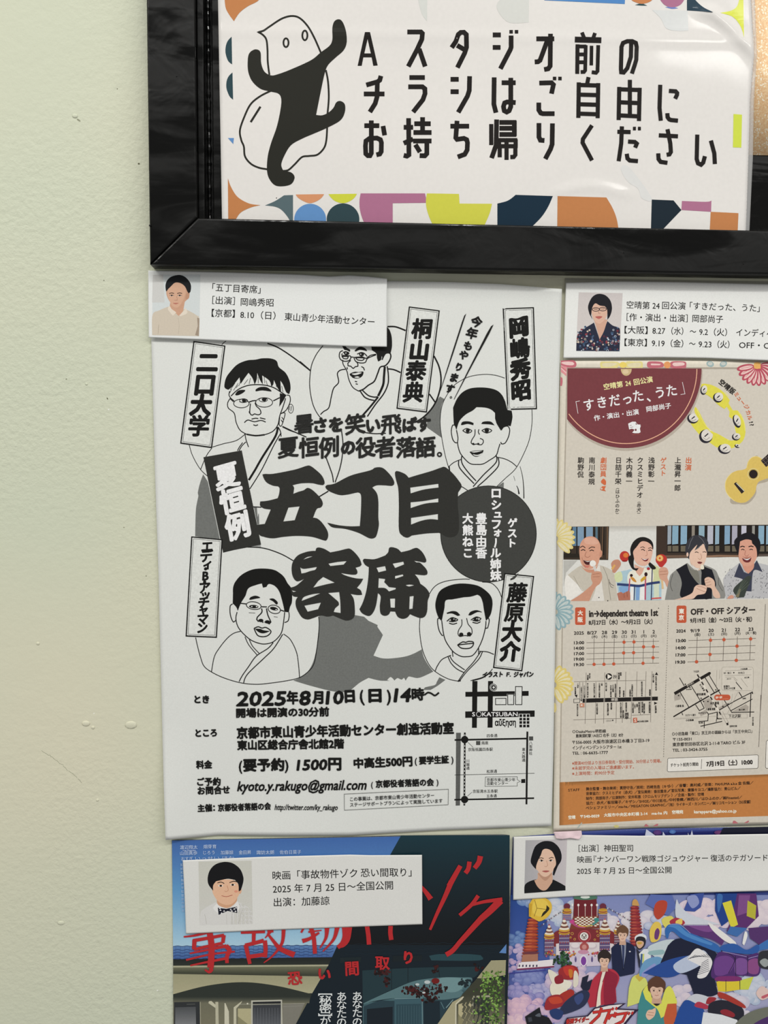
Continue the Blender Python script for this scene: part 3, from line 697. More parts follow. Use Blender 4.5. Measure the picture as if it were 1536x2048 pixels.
# big black shapes
k = Ink(FS, z0=FS.top + 12e-6)
F(540, 800, 3.84)
ln(1.4, '95,205 150,232 200,250 280,285', '430,440 460,520 480,580 487,632', '550,240 560,330 555,430 535,530 500,632', '700,245 800,258 890,255'); ln(1.6, '448,700 378,742')
F(360, 890, 5.12); ln(1.4, '750,633 832,637')
k.pieces('kimono_line', COPYINK, fly); k = Ink(FS, z0=k.z)
F(880, 960, 6.4); k.ell(K0, 621, 690, 616, 619, inner=10); k.ell('3f403d', 621, 690, 608, 611); k.obj('guest_disc', COPYINK, fly, 'dark grey printed disc'); k = Ink(FS, z0=k.z)
F(360, 890, 5.12); k.poly(K1, '240,125! 632,55! 830,1020! 440,1093!', sm=False)
big = Ink(FS, z0=k.z + 12e-6)
F(360, 890, 5.12)
big.poly(K1, '845,300 870,296 950,295 1100,268 1200,245 1290,215 1330,212 1380,245 1450,310 1480,375 1470,408 1420,405 1350,390 1240,392 1150,412! 1168,435 1160,500! 1210,480 1270,462 1300,440 1340,450 1400,500 1450,560 1462,610 1440,640 1400,655 1362,745! 1400,750 1450,790 1505,870 1518,930 1500,975 1470,975 1350,940 1200,930 1060,940 950,955 860,940 810,915 780,818! 868,808! 930,660! 860,650 820,620 822,578! 900,570 1000,545! 1015,500 1020,440 1000,422! 950,415 890,385 860,345', ['1110,640! 1225,628! 1175,770! 1058,783!'])
big.cuts[-1:] = big.cuts[-1:]
F(540, 800, 3.84)
big.poly(K1, '425,665 440,652! 500,640 620,580 770,540 805,520 850,517 885,535 935,590 955,635 940,658 880,655 820,655 785,672! 820,715 832,780 832,900 836,960 820,1035 800,1060 760,1060 680,1020 580,990 490,980 460,965 440,942! 530,962 620,970 690,968! 698,860 700,740 685,712 660,712 600,725 540,730 480,712 440,690')
big.poly(K1, '960,570 965,548 990,548 1040,570 1065,597! 1120,580 1240,545 1310,520 1345,515 1400,560 1450,620 1472,662 1445,710! 1442,800 1450,900 1450,1000 1430,1040 1390,1055 1350,1048 1300,1020! 1200,1025 1090,1040! 1055,1057 1015,1040 990,990 990,800 985,680 970,620', ['1077,672! 1293,643! 1295,672! 1180,688 1080,717!', '1080,785! 1180,775 1293,755! 1293,785! 1190,796 1080,830!', '1083,905! 1290,875! 1290,920! 1230,915 1160,928 1083,957!'])
F(560, 1080, 4.518)
big.poly(K1, '322,98! 328,75 350,67 400,80 455,112! 540,95 600,80 635,80 680,118 720,170 738,222! 725,237 683,250! 700,285 690,310 640,312 550,298! 590,320 680,345 752,350! 730,390 695,432! 730,455 742,495! 700,497 638,487! 665,530 675,600 675,680 650,715 600,728 540,708 480,682! 430,692 370,682 300,705 250,718 200,700 160,640 142,590 143,545 160,515! 120,508 102,480 97,430! 150,410 222,348! 190,365 150,372 118,335 105,270 115,200 160,140 230,110 280,100', ['208,178! 250,152 300,147! 250,163!', '183,245! 215,260 332,243! 320,268 275,280 225,297 193,302!', '437,213! 520,198 603,190! 575,222! 455,235!', '300,430! 345,370! 390,333! 495,385! 420,400!', '105,455! 150,463! 120,470!', '195,550! 215,515 290,490 368,480! 300,510!', '220,593! 300,578 370,565! 345,625! 250,648!', '435,478! 535,470! 545,560 548,660! 485,650! 500,615 533,585 525,555!'])
big.poly(K1, '748,185 758,170 800,172 860,172 950,140! 978,110 985,75 1005,64 1060,78 1095,110! 1170,92 1210,75 1245,74 1290,115 1322,180 1310,203 1260,195 1212,187! 1235,203 1265,205 1320,260 1333,300 1310,318 1218,310! 1250,350 1268,395! 1320,435 1352,490 1335,550 1330,640 1310,690 1270,705 1220,690 1175,670! 1150,700 1110,712 1065,695 1040,647! 998,645! 980,675 945,685 910,665 902,600 910,510 885,480! 870,580 850,640 820,680 790,685 740,660 718,625! 750,560 780,460 798,340 803,245! 770,225', ['872,250! 950,235! 960,275! 890,292!', '1018,213! 1115,195! 1122,220! 1040,253!', '1040,325! 1110,310! 1115,325! 1040,350!', '892,345! 952,352! 942,380! 985,425! 1047,432! 1045,445! 985,465! 950,435 888,432!', '1135,408! 1170,402 1215,408! 1165,420', '995,530! 1040,528! 1038,612! 1000,610!', '1172,510! 1208,505! 1198,620! 1168,625!'])
big.pieces('headline_character', COPYINK, fly, 'huge black brush character')
k.obj('black_banner', COPYINK, fly, 'tilted black printed banner')
# name plates
def plate(c0, chars, em, bold, w=2.5):
    a = [(x, y) for x, y, _ in pts(c0)]; s0 = FR[2]
    cx = sum(p[0] for p in a) / 4; cy = sum(p[1] for p in a) / 4
    k.poly(PW, [(x, y, True) for x, y in a], sm=False)
    def inset(d):
        ex = ((a[1][0] - a[0][0] + a[2][0] - a[3][0]) / 2, (a[1][1] - a[0][1] + a[2][1] - a[3][1]) / 2); ey = ((a[3][0] - a[0][0] + a[2][0] - a[1][0]) / 2, (a[3][1] - a[0][1] + a[2][1] - a[1][1]) / 2)
        lx, ly = math.hypot(*ex), math.hypot(*ey); ex = (ex[0] / lx * d, ex[1] / lx * d); ey = (ey[0] / ly * d, ey[1] / ly * d)
        sg = ((1, 1), (-1, 1), (-1, -1), (1, -1))
        return ' '.join('%f,%f' % (p[0] + i * ex[0] + j * ey[0], p[1] + i * ex[1] + j * ey[1]) for p, (i, j) in zip(a, sg))
    k.line(K0, w, inset(w / 2 * s0), sm=False, closed=True); k.line(K0, 0.8, inset(4.7 * s0), sm=False, closed=True)
    rot = math.degrees(math.atan2(-(a[3][0] - a[0][0]), a[3][1] - a[0][1]))
    for it in chars:
        c, x, y = it[:3]; e = it[3] if len(it) > 3 else em
        k.ch(K0, c, x, y, e, e * 1.03, rot, bold * (.72 if c in '嶋藤桐泰典原学' else 1), slant=0.12)
PL = []
def plates():
    global k
    T0 = FS.top + 4e-6
    for fr, c0, ch_, em, b in (
        ((290, 540, 3.84), '372,545 618,580 515,1368 270,1333', [('二', 482, 712, 165), ('口', 460, 882, 175), ('大', 430, 1040), ('学', 414, 1200)], 165, 2.5),
        ((600, 540, 5.12), '1115,372 1432,413 1300,1460 987,1420', [('桐', 1250, 605), ('山', 1222, 825), ('泰', 1188, 1035), ('典', 1162, 1255)], 212, 2.4),
        ((830, 580, 5.12), '898,187 1218,175 1250,1220 945,1228', [('岡', 1063, 380), ('嶋', 1073, 600), ('秀', 1080, 815), ('昭', 1086, 1030)], 212, 2.4),
        ((360, 1080, 5.12), '115,-38 437,-8 378,1002 57,988', [('エ', 278, 68, 125), ('デ', 268, 165, 135), ('ィ', 285, 248, 110), ('・', 262, 298, 110), ('B', 262, 366, 120), ('・', 252, 432, 110), ('ア', 250, 490, 125), ('ッ', 262, 562, 110), ('チ', 243, 640, 125), ('ャ', 240, 715, 110), ('マ', 232, 812, 125), ('ン', 226, 900, 120)], 120, 1.2),
        ((820, 1080, 5.12), '966,338 1272,368 1150,1345 850,1310', [('藤', 1098, 542), ('原', 1072, 745), ('大', 1042, 945), ('介', 1024, 1145)], 205, 2.2)):
        k = Ink(FS, z0=T0 + 12e-6); F(*fr); plate(c0, ch_, em, b)
        k.obj('name_plate', COPYINK, fly)
plates()
k = Ink(FS, z0=FS.top + 18e-6, bdz=0.3e-6)
F(880, 960, 6.4); k.poly('3f403d', '900,1265! 1008,1190! 960,1260 900,1285', sm=True)
for c, x, y, e in (('ゲ', 928, 550, 125), ('ス', 925, 682, 130), ('ト', 918, 808, 125)): k.ch('f0f1ee', c, x, y, e, bold=0.9)
for c, x, y, e in (('ロ', 718, 168, 150), ('シ', 720, 320, 140), ('ュ', 740, 432, 130), ('フ', 720, 568, 145), ('ォ', 735, 668, 125), ('ル', 712, 935, 140), ('姉', 712, 1078, 142), ('妹', 714, 1222, 142)): k.ch('f0f1ee', c, x, y, e, bold=1.0)
k.line('f0f1ee', 3.4, '715,745 716,800 700,865', sm=True)
for c, y in zip('豊島由香', (495, 642, 790, 935)): k.ch('f0f1ee', c, 528, y, 150, bold=0.8)
for c, y in zip('大熊ねこ', (495, 645, 792, 935)): k.ch('f0f1ee', c, 355, y, 140, bold=0.9)
k.obj('white_lettering', COPYINK, fly, 'white guest names on the disc'); k = Ink(FS, z0=k.z + 6e-6, bdz=0.6e-6)
F(360, 890, 5.12)
k.ch('eef0ec', '夏', 478, 318, 262, 270, -10, 2.1, 0.1); k.ch('eef0ec', '恒', 535, 572, 262, 262, -10, 2.4, 0.1); k.ch('eef0ec', '例', 592, 832, 265, 280, -10, 2.4, 0.1)
k.obj('white_lettering', COPYINK, fly, 'white characters on the tilted banner')
# body lettering
k = Ink(FS, z0=FS.top + 12e-6)
F(540, 800, 3.84)
for c, x, y, e in (('暑', 262, 185, 160), ('さ', 385, 195, 125), ('を', 508, 190, 125), ('笑', 655, 188, 165), ('い', 790, 195, 125), ('飛', 930, 188, 165), ('ば', 1070, 192, 115), ('す', 1180, 190, 115)): k.ch('262624', c, x, y, e, e, 0, {'暑': 1.1, '笑': 1.3, '飛': 1.2}.get(c, 1.8), 0.12)
for c, x, e in zip('夏恒例の役者落語', (140, 300, 455, 600, 735, 885, 1045, 1195), (165, 160, 165, 120, 160, 165, 160, 160)): k.ch('262624', c, x, 365, e, e * 1.03, 0, {'の': 2.0, '夏': 1.2}.get(c, 1.4), 0.12)
k.ell('262624', 1302, 418, 20, 20, inner=11)
F(830, 580, 5.12)
k.poly(K0, '525,240! 495,330 395,640 262,1032! 258,1030! 380,640 480,330 505,262!', sm=False); k.poly(K0, '806,352! 760,450 560,820 402,1122! 398,1118! 545,820 738,440 780,370!', sm=False)
for c, x, y, e in (('今', 630, 328, 118), ('年', 583, 445, 120), ('も', 545, 572, 100), ('や', 500, 668, 100), ('り', 450, 790, 90), ('ま', 400, 898, 100), ('す', 358, 1010, 95)): k.ch(K0, c, x, y, e, e, 18, 1.0, 0.1)
k.ell(K0, 368, 1099, 12, 12, inner=6)
F(820, 1080, 5.12)
k.t(K0, 'イラスト', 742, 1380, 952, 1375, 62, 0.7, 0.15); k.t(K0, 'F.', 988, 1376, 1036, 1375, 60, 0.5, 0.15); k.t(K0, 'ジャパン', 1062, 1378, 1266, 1375, 62, 0.7, 0.15)
F(0, 0, 1)
def T(tx, x0, y0, x1, y1, h, b, sl=0.0, c=K0): k.t(c, tx, x0, y0, x1, y1, h, b, sl)
T('とき', 388.5, 1399, 418.5, 1399, 17, .9); T('ところ', 390.5, 1466.5, 434, 1465.5, 17, .9); T('料金', 392, 1530, 424.5, 1529, 17, .8); T('ご予約', 394, 1564, 441.5, 1563.5, 17, .8); T('お問合せ', 395, 1582, 460, 1579.5, 17, .8)
T('2025', 473.5, 1397.5, 573, 1396, 39, 1.5, .15); T('年', 573, 1396, 597, 1395.5, 28, 1.3); T('8', 598.5, 1396, 622, 1395, 39, 1.5, .12); T('月', 624, 1395, 647, 1395, 27, 1.5); T('10', 652, 1395, 688, 1394, 36, 1.5, .12); T('日', 689, 1393, 710, 1392, 27, 1.7)
T('(', 719, 1392, 727.5, 1391, 32, 1.0); T('日', 736.5, 1391.5, 763.5, 1391, 29, 1.8); T(')', 773.5, 1391, 782, 1391, 32, 1.0); T('14', 788.5, 1390, 823, 1389.5, 37, 1.6, .15); T('時', 823, 1389.5, 849, 1388.5, 26, 1.2)
k.line(K0, 3.4, '849,1390 856,1385 863,1387 870,1391 878,1385', sm=True)
T('開場は開演の30分前', 472, 1426.5, 658.5, 1423.5, 19.5, .95)
T('京都市東山青少年活動センター創造活動室', 473, 1466.5, 908, 1456.5, 24.5, 1.15); T('東山区総合庁舎北館2階', 474, 1491, 688.5, 1487.5, 20.5, 1.0)
T('(', 477.5, 1531, 484.5, 1531, 27, .8); T('要予約', 486, 1531, 569, 1529.5, 26.5, 1.3); T(')', 569.5, 1529.5, 577, 1529.5, 27, .8)
T('1500', 594, 1530, 655, 1528.5, 29, 1.2, .15); T('円', 656, 1528, 683, 1528, 27.5, 1.5); T('中高生500円', 707, 1527, 825, 1522.5, 21.5, 1.1)
T('(', 829.5, 1521.5, 834, 1521.5, 17, .5); T('要学生証', 838, 1521.5, 898, 1519, 16.5, .8); T(')', 902.5, 1519, 907, 1519, 17, .5)
T('kyoto.y.rakugo@gmail.com', 476, 1572, 734, 1569, 28, .75, .22); T('(', 742, 1569, 746, 1569, 15, .4); T('京都役者落語の会', 751, 1568.5, 868, 1564.5, 15.8, .75); T(')', 873, 1564, 877, 1564, 15, .4)
T('主催：', 395, 1617, 430, 1615.5, 15.5, .8); T('京都役者落語の会', 435.5, 1616, 542, 1612.5, 15.5, .75); T('http://twitter.com/ky_rakugo', 550, 1614, 676, 1614.5, 16, .28, .2)
F(640, 1360, 5.12)
k.line('3a3a38', .7, '248,1168 1315,1118 1312,1277 250,1333', sm=False, closed=True)
k.t('3a3a38', 'この事業は、京都市東山青少年活動センター', 307, 1222, 1170, 1182, 46, .15); k.t('3a3a38', 'ステージサポートプランによって実施しています', 307, 1280, 1255, 1237, 46, .15)
k.obj('printed_lettering', COPYINK, fly, 'black brush-style lettering')
k = Ink(FS, base=45e-6)
F(890, 1340, 6.678)
def bx(c, p): k.poly(c, p, sm=False)
for p in ('365,147 434,147 425,773 360,773', '575,147 642,147 635,770 568,770', '272,292 1117,280 1117,345 272,358', '270,553 1198,540 1197,625 270,640'): bx(K0, p)
k.ell(PW, 648, 232, 52); k.ell(K0, 648, 232, 47, inner=9); k.ell(K0, 648, 232, 32); k.ell(PW, 650, 232, 15)
for p in ('668,374 820,374 820,468 668,468', '828,318 926,318 924,466 830,466', '933,215 1036,215 1030,467 935,467'): bx(PW, p)
for p in ('675,380 815,378 815,462 675,463', '837,324 918,324 917,462 838,462', '942,222 1030,222 1026,462 942,462'): k.line(K0, 1.6, p, sm=False, closed=True)
k.t('eef0ec', 'S', 362, 590, 402, 590, 78, .25); k.ell('eef0ec', 452, 590, 36, 36, inner=6); k.t('eef0ec', 'KATSUBAN', 496, 590, 970, 588, 78, .25)
k.t(K0, 'αὔξηση', 665, 702, 948, 700, 118, .55)
bx(PW, '984,586 1134,585 1132,770 988,772')
for i, x in enumerate((1012, 1061, 1109)):
    for y in (610, 656, 701, 748): k.poly(K0, [(x - 18, y - 18, 1), (x + 18, y - 18, 1), (x + 18, y + 18, 1), (x - 18, y + 18, 1)], sm=False)
k.obj('emblem', COPYINK, fly, 'black grid emblem with Latin and Greek letters')
k = Ink(FS, base=45e-6)
bx('5b5c5a', '148,838 212,838 200,1810 142,1812'); k.line(K0, 3.6, '265,835 258,1810', sm=False)
for y in range(860, 1790, 48): k.line(PW, 1.3, '%f,%d %f,%d' % (265 - (y - 835) * .0072, y, 265 - (y - 815) * .0072, y + 20), sm=False)
k.line(K0, 3.4, '128,935 1110,915', sm=False); k.line(K0, 3.2, '125,1733 1190,1712', sm=False); k.line(K0, 1.0, '128,1402 1195,1380', sm=False); k.line(K0, 3.8, '1100,822 1088,1795', sm=False)
k.ell(K0, 263, 930, 49); k.ell(K0, 262, 1730, 49); bx('4a4b49', '415,948 472,948 472,1002 415,1002'); bx('4a4b49', '1122,887 1178,887 1178,942 1122,942'); bx(K0, '1018,1458 1072,1455 1072,1508 1018,1510')
k.line(K0, .8, '305,965 375,1032', sm=False); k.line(K0, .8, '300,1685 360,1632', sm=False); k.line(K0, .8, '540,1430 965,1425 965,1465 1005,1488 965,1505 965,1550 535,1556', sm=False, closed=True)
for tx, x0, x1, y, h in (('四条通', 558, 700, 878, 50), ('南座', 487, 578, 975, 50), ('京阪祇園四条駅', 308, 640, 1062, 50), ('松原通', 555, 695, 1355, 50), ('京都市東山青少年', 557, 940, 1467, 50), ('活動センター', 557, 842, 1515, 50), ('京阪清水五条駅', 370, 705, 1620, 50), ('五条通', 555, 692, 1683, 48)): k.t('2b2b29', tx, x0, y + 2, x1, y - 2, h, .12)
for tx, x, y0, y1 in (('川端通', 305, 1215, 1312), ('東大路通', 1050, 1062, 1205), ('八坂神社', 1145, 975, 1115)): k.vt('2b2b29', tx, x, y0, x, y1, 47, bold=.12)
k.obj('street_map', COPYINK, fly)

# ---------------------------------------------------------------- caption slips
def photo_face(k, cx, cy, w, h, skin, rot=0, glasses=False, smile=0):
    """a small printed face: features placed by the face's own width and height"""
    dk = mix(skin, '3a2a24', .72); sh = mix(skin, '7a5040', .35)
    for s in (-1, 1):
        x = cx + s * w * .22
        k.line(mix(dk, '201814', .6), 1.5, '%f,%f %f,%f %f,%f' % (x - w * .14, cy - h * .125, x, cy - h * .155, x + w * .13, cy - h * .13))
        k.ell('eadfd8', x, cy - h * .045, w * .10, h * .022); k.ell('241a18', x, cy - h * .045, w * .05, h * .024)
        k.line('2a1c18', .9, '%f,%f %f,%f %f,%f' % (x - w * .12, cy - h * .045, x, cy - h * .075, x + w * .12, cy - h * .04))
    k.line(sh, .9, '%f,%f %f,%f %f,%f' % (cx + w * .04, cy - h * .02, cx + w * .09, cy + h * .12, cx - w * .02, cy + h * .15))
    k.line(sh, 1.0, '%f,%f %f,%f' % (cx - w * .09, cy + h * .145, cx + w * .1, cy + h * .145))
    k.poly(mix(skin, 'a04a44', .55), '%f,%f %f,%f %f,%f %f,%f' % (cx - w * .17, cy + h * (.26 - smile * .03), cx, cy + h * .25, cx + w * .17, cy + h * (.26 - smile * .03), cx, cy + h * (.30 + smile * .03)))
    if glasses:
        for s in (-1, 1): k.ell('2a2422', cx + s * w * .23, cy - h * .04, w * .18, h * .075, inner=w * .035)
        k.line('2a2422', .7, '%f,%f %f,%f' % (cx - w * .06, cy - h * .05, cx + w * .06, cy - h * .05))
def slip_h(base, lift=0.0006, ph=0.0, x0=300, x1=770, y0=545, y1=690):
    def f(u, v):
        return base + .9 * lift * sstep(u, x0 + 100, x0 + 240) * (0.5 + 0.5 * math.sin((u - x0) / 95.0 + ph)) * (sstep(v, y1 - 70, y1) + .7 * (1 - sstep(v, y0, y0 + 50))) + 0.0006 * sstep(u, x1 - 90, x1)
    return f
SL = Sheet('caption_slip', slip_h(0.0027, 0.0010, 0.4))
s1 = empty('caption_slip', W(300, 675, .002)); tag(s1, 'white caption slip with a man in a beige shirt on the black and white flyer', 'caption slip', 'caption slips above the flyers')
link('sheet', SL.outline('296.5,541 440,544 600,549 659,553 698,550.5 737,553 774,557', '297.5,675 400,679 540,685 640,690 720,693 773.5,693.5', '296.5,541 296.5,600 297.5,675', '774,557 773.5,620 773.5,693.5', n=160, m=50, color='dfe1df'), COPY, s1)
k = Ink(SL, base=160e-6); F(290, 540, 3.84)
k.poly('cdd3d3', '60,38 425,35 415,508 55,500', sm=False); k.poly('c9c9c6', '60,38 140,36 150,250 55,250', sm=False)
k.poly('cabfae', '55,500! 58,345 110,310 190,280 225,300 300,300 350,320 400,350 418,372 415,508!'); k.poly('9c8d7d', '400,365! 418,372! 413,508! 385,500! 405,430!')
k.line('a99d8c', .8, '105,420 100,490'); k.line('b5aa99', .7, '255,370 262,420 258,490')
k.poly('c79c82', '192,255! 195,295 235,330 262,352 290,320 305,250!'); k.poly('c59a80', '163,170 172,210 185,235 195,250 230,292 262,300 285,285 310,240 338,215 340,180 330,160 330,130 250,90 180,120')
k.poly('cf a68c'.replace(' ', ''), '172,160 180,215 205,270 240,290 270,270 300,215 312,160 300,120 240,95 185,120'); k.poly('b98d74', '318,180 342,172 336,215 312,225')
k.poly('17191c', '163,165 157,120 170,80 205,50 265,38 310,55 345,95 354,130 348,170 335,180! 325,165 305,125 270,100 230,98 195,130 175,150')
k.poly('ddd2c2', '190,275! 175,300 215,352! 240,325! 205,300!'); k.poly('ddd2c2', '310,290! 325,330 275,355! 262,350! 300,310!')
photo_face(k, 236, 205, 140, 190, 'cfa68c', smile=.3)
k.obj('portrait_photo', COPY, s1, 'small colour portrait of a dark-haired man')
k = Ink(SL, base=160e-6)
k.t(K0, '「五丁目寄席」', 517, 133, 888, 152, 66, .12); k.t(K0, '［出演］', 517, 231, 690, 240, 66, .12); k.t(K0, '岡嶋秀昭', 735, 246, 988, 252, 66, .12)
k.t(K0, '【京都】', 512, 330, 690, 337, 66, .12); k.t(K0, '8.10', 732, 343, 838, 347, 66, .12); k.t(K0, '（日）', 890, 348, 1003, 352, 66, .12); k.t(K0, '東山青少年活動センター', 1072, 358, 1763, 400, 66, .12)
k.obj('printed_lettering', COPYINK, s1)

# ---------------------------------------------------------------- colour flyer and its backing sheet
BS = Sheet('backing_sheet', lambda u, v: 0.0004 + 0.0002 * math.sin(u / 120))
bs = link('backing_sheet', BS.outline('1130,556.5 1350,560 1536,563 1800,568', '1112,1668 1300,1657.5 1536,1650 1800,1640', '1130,556.5 1127,720 1116,1100 1112,1668', '1800,568 1800,1640', n=30, m=40, color='c9c8b8'), COPY)
tag(bs, 'pale sheet behind the beige song flyer, only its edges showing', 'paper')
def cf_h(u, v): return 0.0008 + 0.0003 * math.sin(v / 160 + u / 300) + 0.0006 * (1 - sstep(u, 1108, 1230)) * sstep(v, 900, 1500)
CS = Sheet('song_flyer', cf_h)
cf = empty('song_flyer', W(1107, 1662, .0005)); tag(cf, 'beige flyer with a dark red half disc, tambourine, ukulele and photo of four performers', 'flyer')
link('sheet', CS.outline('1121,722 1300,721 1536,722.5 1800,724', '1106.7,1663 1300,1654.5 1536,1647.5 1800,1640', '1121,722 1118,850 1114,1053 1111,1190 1109,1390 1106.7,1663', '1800,724 1800,1640', n=88, m=118, color='d8d1c2'), RECYC, cf)
k = Ink(CS, base=30e-6); BG = 'cfc8bb'; F(0, 0, 1)
k.poly('aca395', '1133,734 1800,735 1800,1640 1118.5,1651 1119,1564 1121.5,1390 1124,1202 1126,1053', sm=False)
k.poly(BG, '1135.5,738 1800,739 1800,1640 1121,1650 1121.5,1564 1124,1390 1126.5,1202 1128.5,1053', sm=False)
k.obj('inner_panel', RECYC, cf)
def flower(k, cx, cy, r, n, c1, c2, cc=None, a0=0, a1=360, squash=1.0, w=.30):
    for i in range(n):
        a = math.radians(a0 + (a1 - a0) * i / n); x, y = cx + r * .58 * math.cos(a), cy + r * .58 * math.sin(a) * squash
        k.ell(c1, x, y, r * .43, r * w * .46, rot=math.degrees(a)); k.ell(c2, x - r * .03 * math.cos(a), y, r * .34, r * w * .24, rot=math.degrees(a))
        k.line(c1, .6, '%f,%f %f,%f' % (cx + r * .2 * math.cos(a), cy + r * .2 * math.sin(a), cx + r * .8 * math.cos(a), cy + r * .8 * math.sin(a)))
    if cc: k.ell(cc, cx, cy, r * .17)
k = Ink(CS, base=60e-6)
k.obj('flower_print', RECYC, cf) if k.v else None; k = Ink(CS, z0=k.z)
F(1110, 710, 8.084)
k.poly('c06a76', '95,90! 180,88 300,85 345,130 340,185 290,205 200,200 95,165!'); k.poly('ecc6c2', '100,125 180,105 290,115 315,145 290,165 180,160')
k.poly('d98f94', '95,175! 190,190! 185,345! 130,300 95,275!'); k.line('a8505e', .8, '100,190 190,260'); k.line('ecc6c2', 1.6, '100,215 180,290'); k.poly('c06a76', '90,350! 118,370 122,440 110,500 84,498!')
k.obj('flower_print', RECYC, cf); k = Ink(CS, z0=k.z)
k.poly('e0d48e', '735,115 850,105 1000,110 1050,150 1000,210! 740,210!'); k.poly('e0d48e', '1150,110 1300,105 1410,112 1420,205! 1150,210!'); k.poly('ddd3ae', '770,135 900,125 1010,140 900,190 780,185'); k.poly('ddd3ae', '1180,150 1300,120 1380,130 1370,190 1200,195'); k.ell('e8cf6a', 1100, 160, 60, 48)
k.obj('flower_print', RECYC, cf) if k.v else None; k = Ink(CS, z0=k.z)
F(1110, 710, 4.955)
k.poly('c06a76', '915,75 960,62 1060,72 1070,120 930,128'); k.poly('ecc6c2', '950,85 1050,90 1040,100 950,100'); k.poly('c06a76', '1150,68 1260,62 1300,75 1298,130! 1150,128'); k.poly('ecc6c2', '1170,78 1270,74 1280,100 1180,110'); k.ell('e29a62', 1112, 98, 34, 34)
k.obj('flower_print', RECYC, cf) if k.v else None; k = Ink(CS, z0=k.z)
F(1340, 710, 5.852)
for x in (470, 625):
    k.ell('9db3b3', x, 105, 45, 34, rot=20 if x < 500 else -30); k.ell('c6cbc4', x, 100, 28, 20)
k.obj('leaf_print', RECYC, cf); k = Ink(CS, z0=k.z)
flower(k, 1020, 122, 240, 11, 'b5505f', 'e8c3bd', 'e2ae62', 0, 186, w=.36); k.poly('e2ae62', '985,90 1060,88 1062,160 985,158', sm=False)
k.obj('flower_print', RECYC, cf) if k.v else None; k = Ink(CS, z0=k.z)
F(1110, 1040, 6.678)
flower(k, 0, 250, 270, 9, 'dccb86', 'e0d8b8', None, -85, 60, w=.34)
k.obj('flower_print', RECYC, cf) if k.v else None; k = Ink(CS, z0=k.z)
F(1110, 1190, 6.678)
flower(k, 0, 225, 250, 9, '8fadb3', 'c3cdca', None, -75, 95, w=.42); k.obj('flower_print', RECYC, cf); k = Ink(CS, z0=k.z)
flower(k, -20, 1200, 270, 9, 'dcc878', 'e2d9b5', None, -70, 80, w=.42)
k.line('8fadb3', 3, '20,-40 20,60', taper=1); k.poly('dccb86', '-10,1440 15,1470 18,1540 -10,1570')
k.obj('flower_print', RECYC, cf) if k.v else None; k = Ink(CS, z0=k.z)
F(1110, 1390, 6.678); k.line('a8b4ae', 2, '300,1780 340,1730 360,1705'); k.ell('c9c07a', 820, 1755, 35, 18); k.poly('b96a72', '1190,1758! 1215,1722 1255,1755!'); k.poly('b96a72', '1310,1752! 1360,1722 1380,1722 1370,1750!')
k.obj('flower_print', RECYC, cf) if k.v else None; k = Ink(CS, z0=k.z)
F(1320, 1390, 7.06); k.poly('b96a72', '1025,1815! 1035,1775 1060,1775 1105,1812!'); k.poly('b96a72', '1185,1808! 1250,1772 1258,1785 1235,1806!')
k.obj('flower_print', RECYC, cf)
# dark red half disc
k = Ink(CS, base=110e-6); F(1110, 710, 4.955)
def arc(cx, cy, rx, ry, a0, a1, n=40): return [(cx + rx * math.cos(math.radians(a0 + (a1 - a0) * i / n)), cy + ry * math.sin(math.radians(a0 + (a1 - a0) * i / n)), 1) for i in range(n + 1)]
def S_(P): return ' '.join('%f,%f' % (p[0], p[1]) for p in P)
k.poly('b5ab9d', [(128, 140, 1)] + arc(706, 150, 758, 800, 0, 140), sm=False)
k.poly('763b40', [(123, 131, 1)] + arc(700, 133, 753, 790, 0, 140.5), sm=False)
k.line('e9b392', 1.6, S_(arc(700, 138, 706, 740, 0, 143)), sm=False)
k.poly('c9b184', [(a[0], a[1], 1) for a in arc(706, 138, 54, 68, 0, 180)], sm=False); k.ell('d9c39c', 700, 165, 30, 22)
k.obj('half_disc', RECYC, cf, 'dark red half disc with a thin gold rim')
k = Ink(CS, base=150e-6); WH = 'f3ece8'
k.t('f0e2a2', '空晴第', 482, 318, 672, 288, 66, .35); k.t('f0e2a2', '24', 697, 284, 752, 278, 66, .3); k.t('f0e2a2', '回公演', 780, 272, 968, 240, 66, .35)
for c, x, y in (('す', 335, 495), ('き', 464, 470), ('だ', 590, 450), ('っ', 715, 435), ('た', 824, 406), ('、', 925, 410), ('う', 1040, 372), ('た', 1155, 352)): k.ch(WH, c, x, y, 118, 128, -8, .5)
k.line(WH, .9, '245,455 207,462 228,580', sm=False); k.line(WH, .9, '1262,268 1288,385 1245,392', sm=False)
k.t(WH, '作・演出・出演', 385, 628, 830, 562, 60, .3); k.t(WH, '岡部尚子', 905, 540, 1150, 500, 60, .3)
k.poly(WH, '725,680! 770,660 800,665! 800,690! 830,688! 850,700! 842,730! 848,765! 830,775! 790,775! 765,770! 790,740! 760,730! 735,738!'); k.line('763b40', .8, '740,700 760,695', sm=False); k.line('763b40', .8, '745,718 775,712', sm=False); k.ell('763b40', 800, 742, 9, 12); k.line(WH, .8, '795,660 820,690 848,690'); k.line('a8584e', .6, '765,792 850,782', sm=False)
OG = 'cf6a42'; TB = '2e2925'
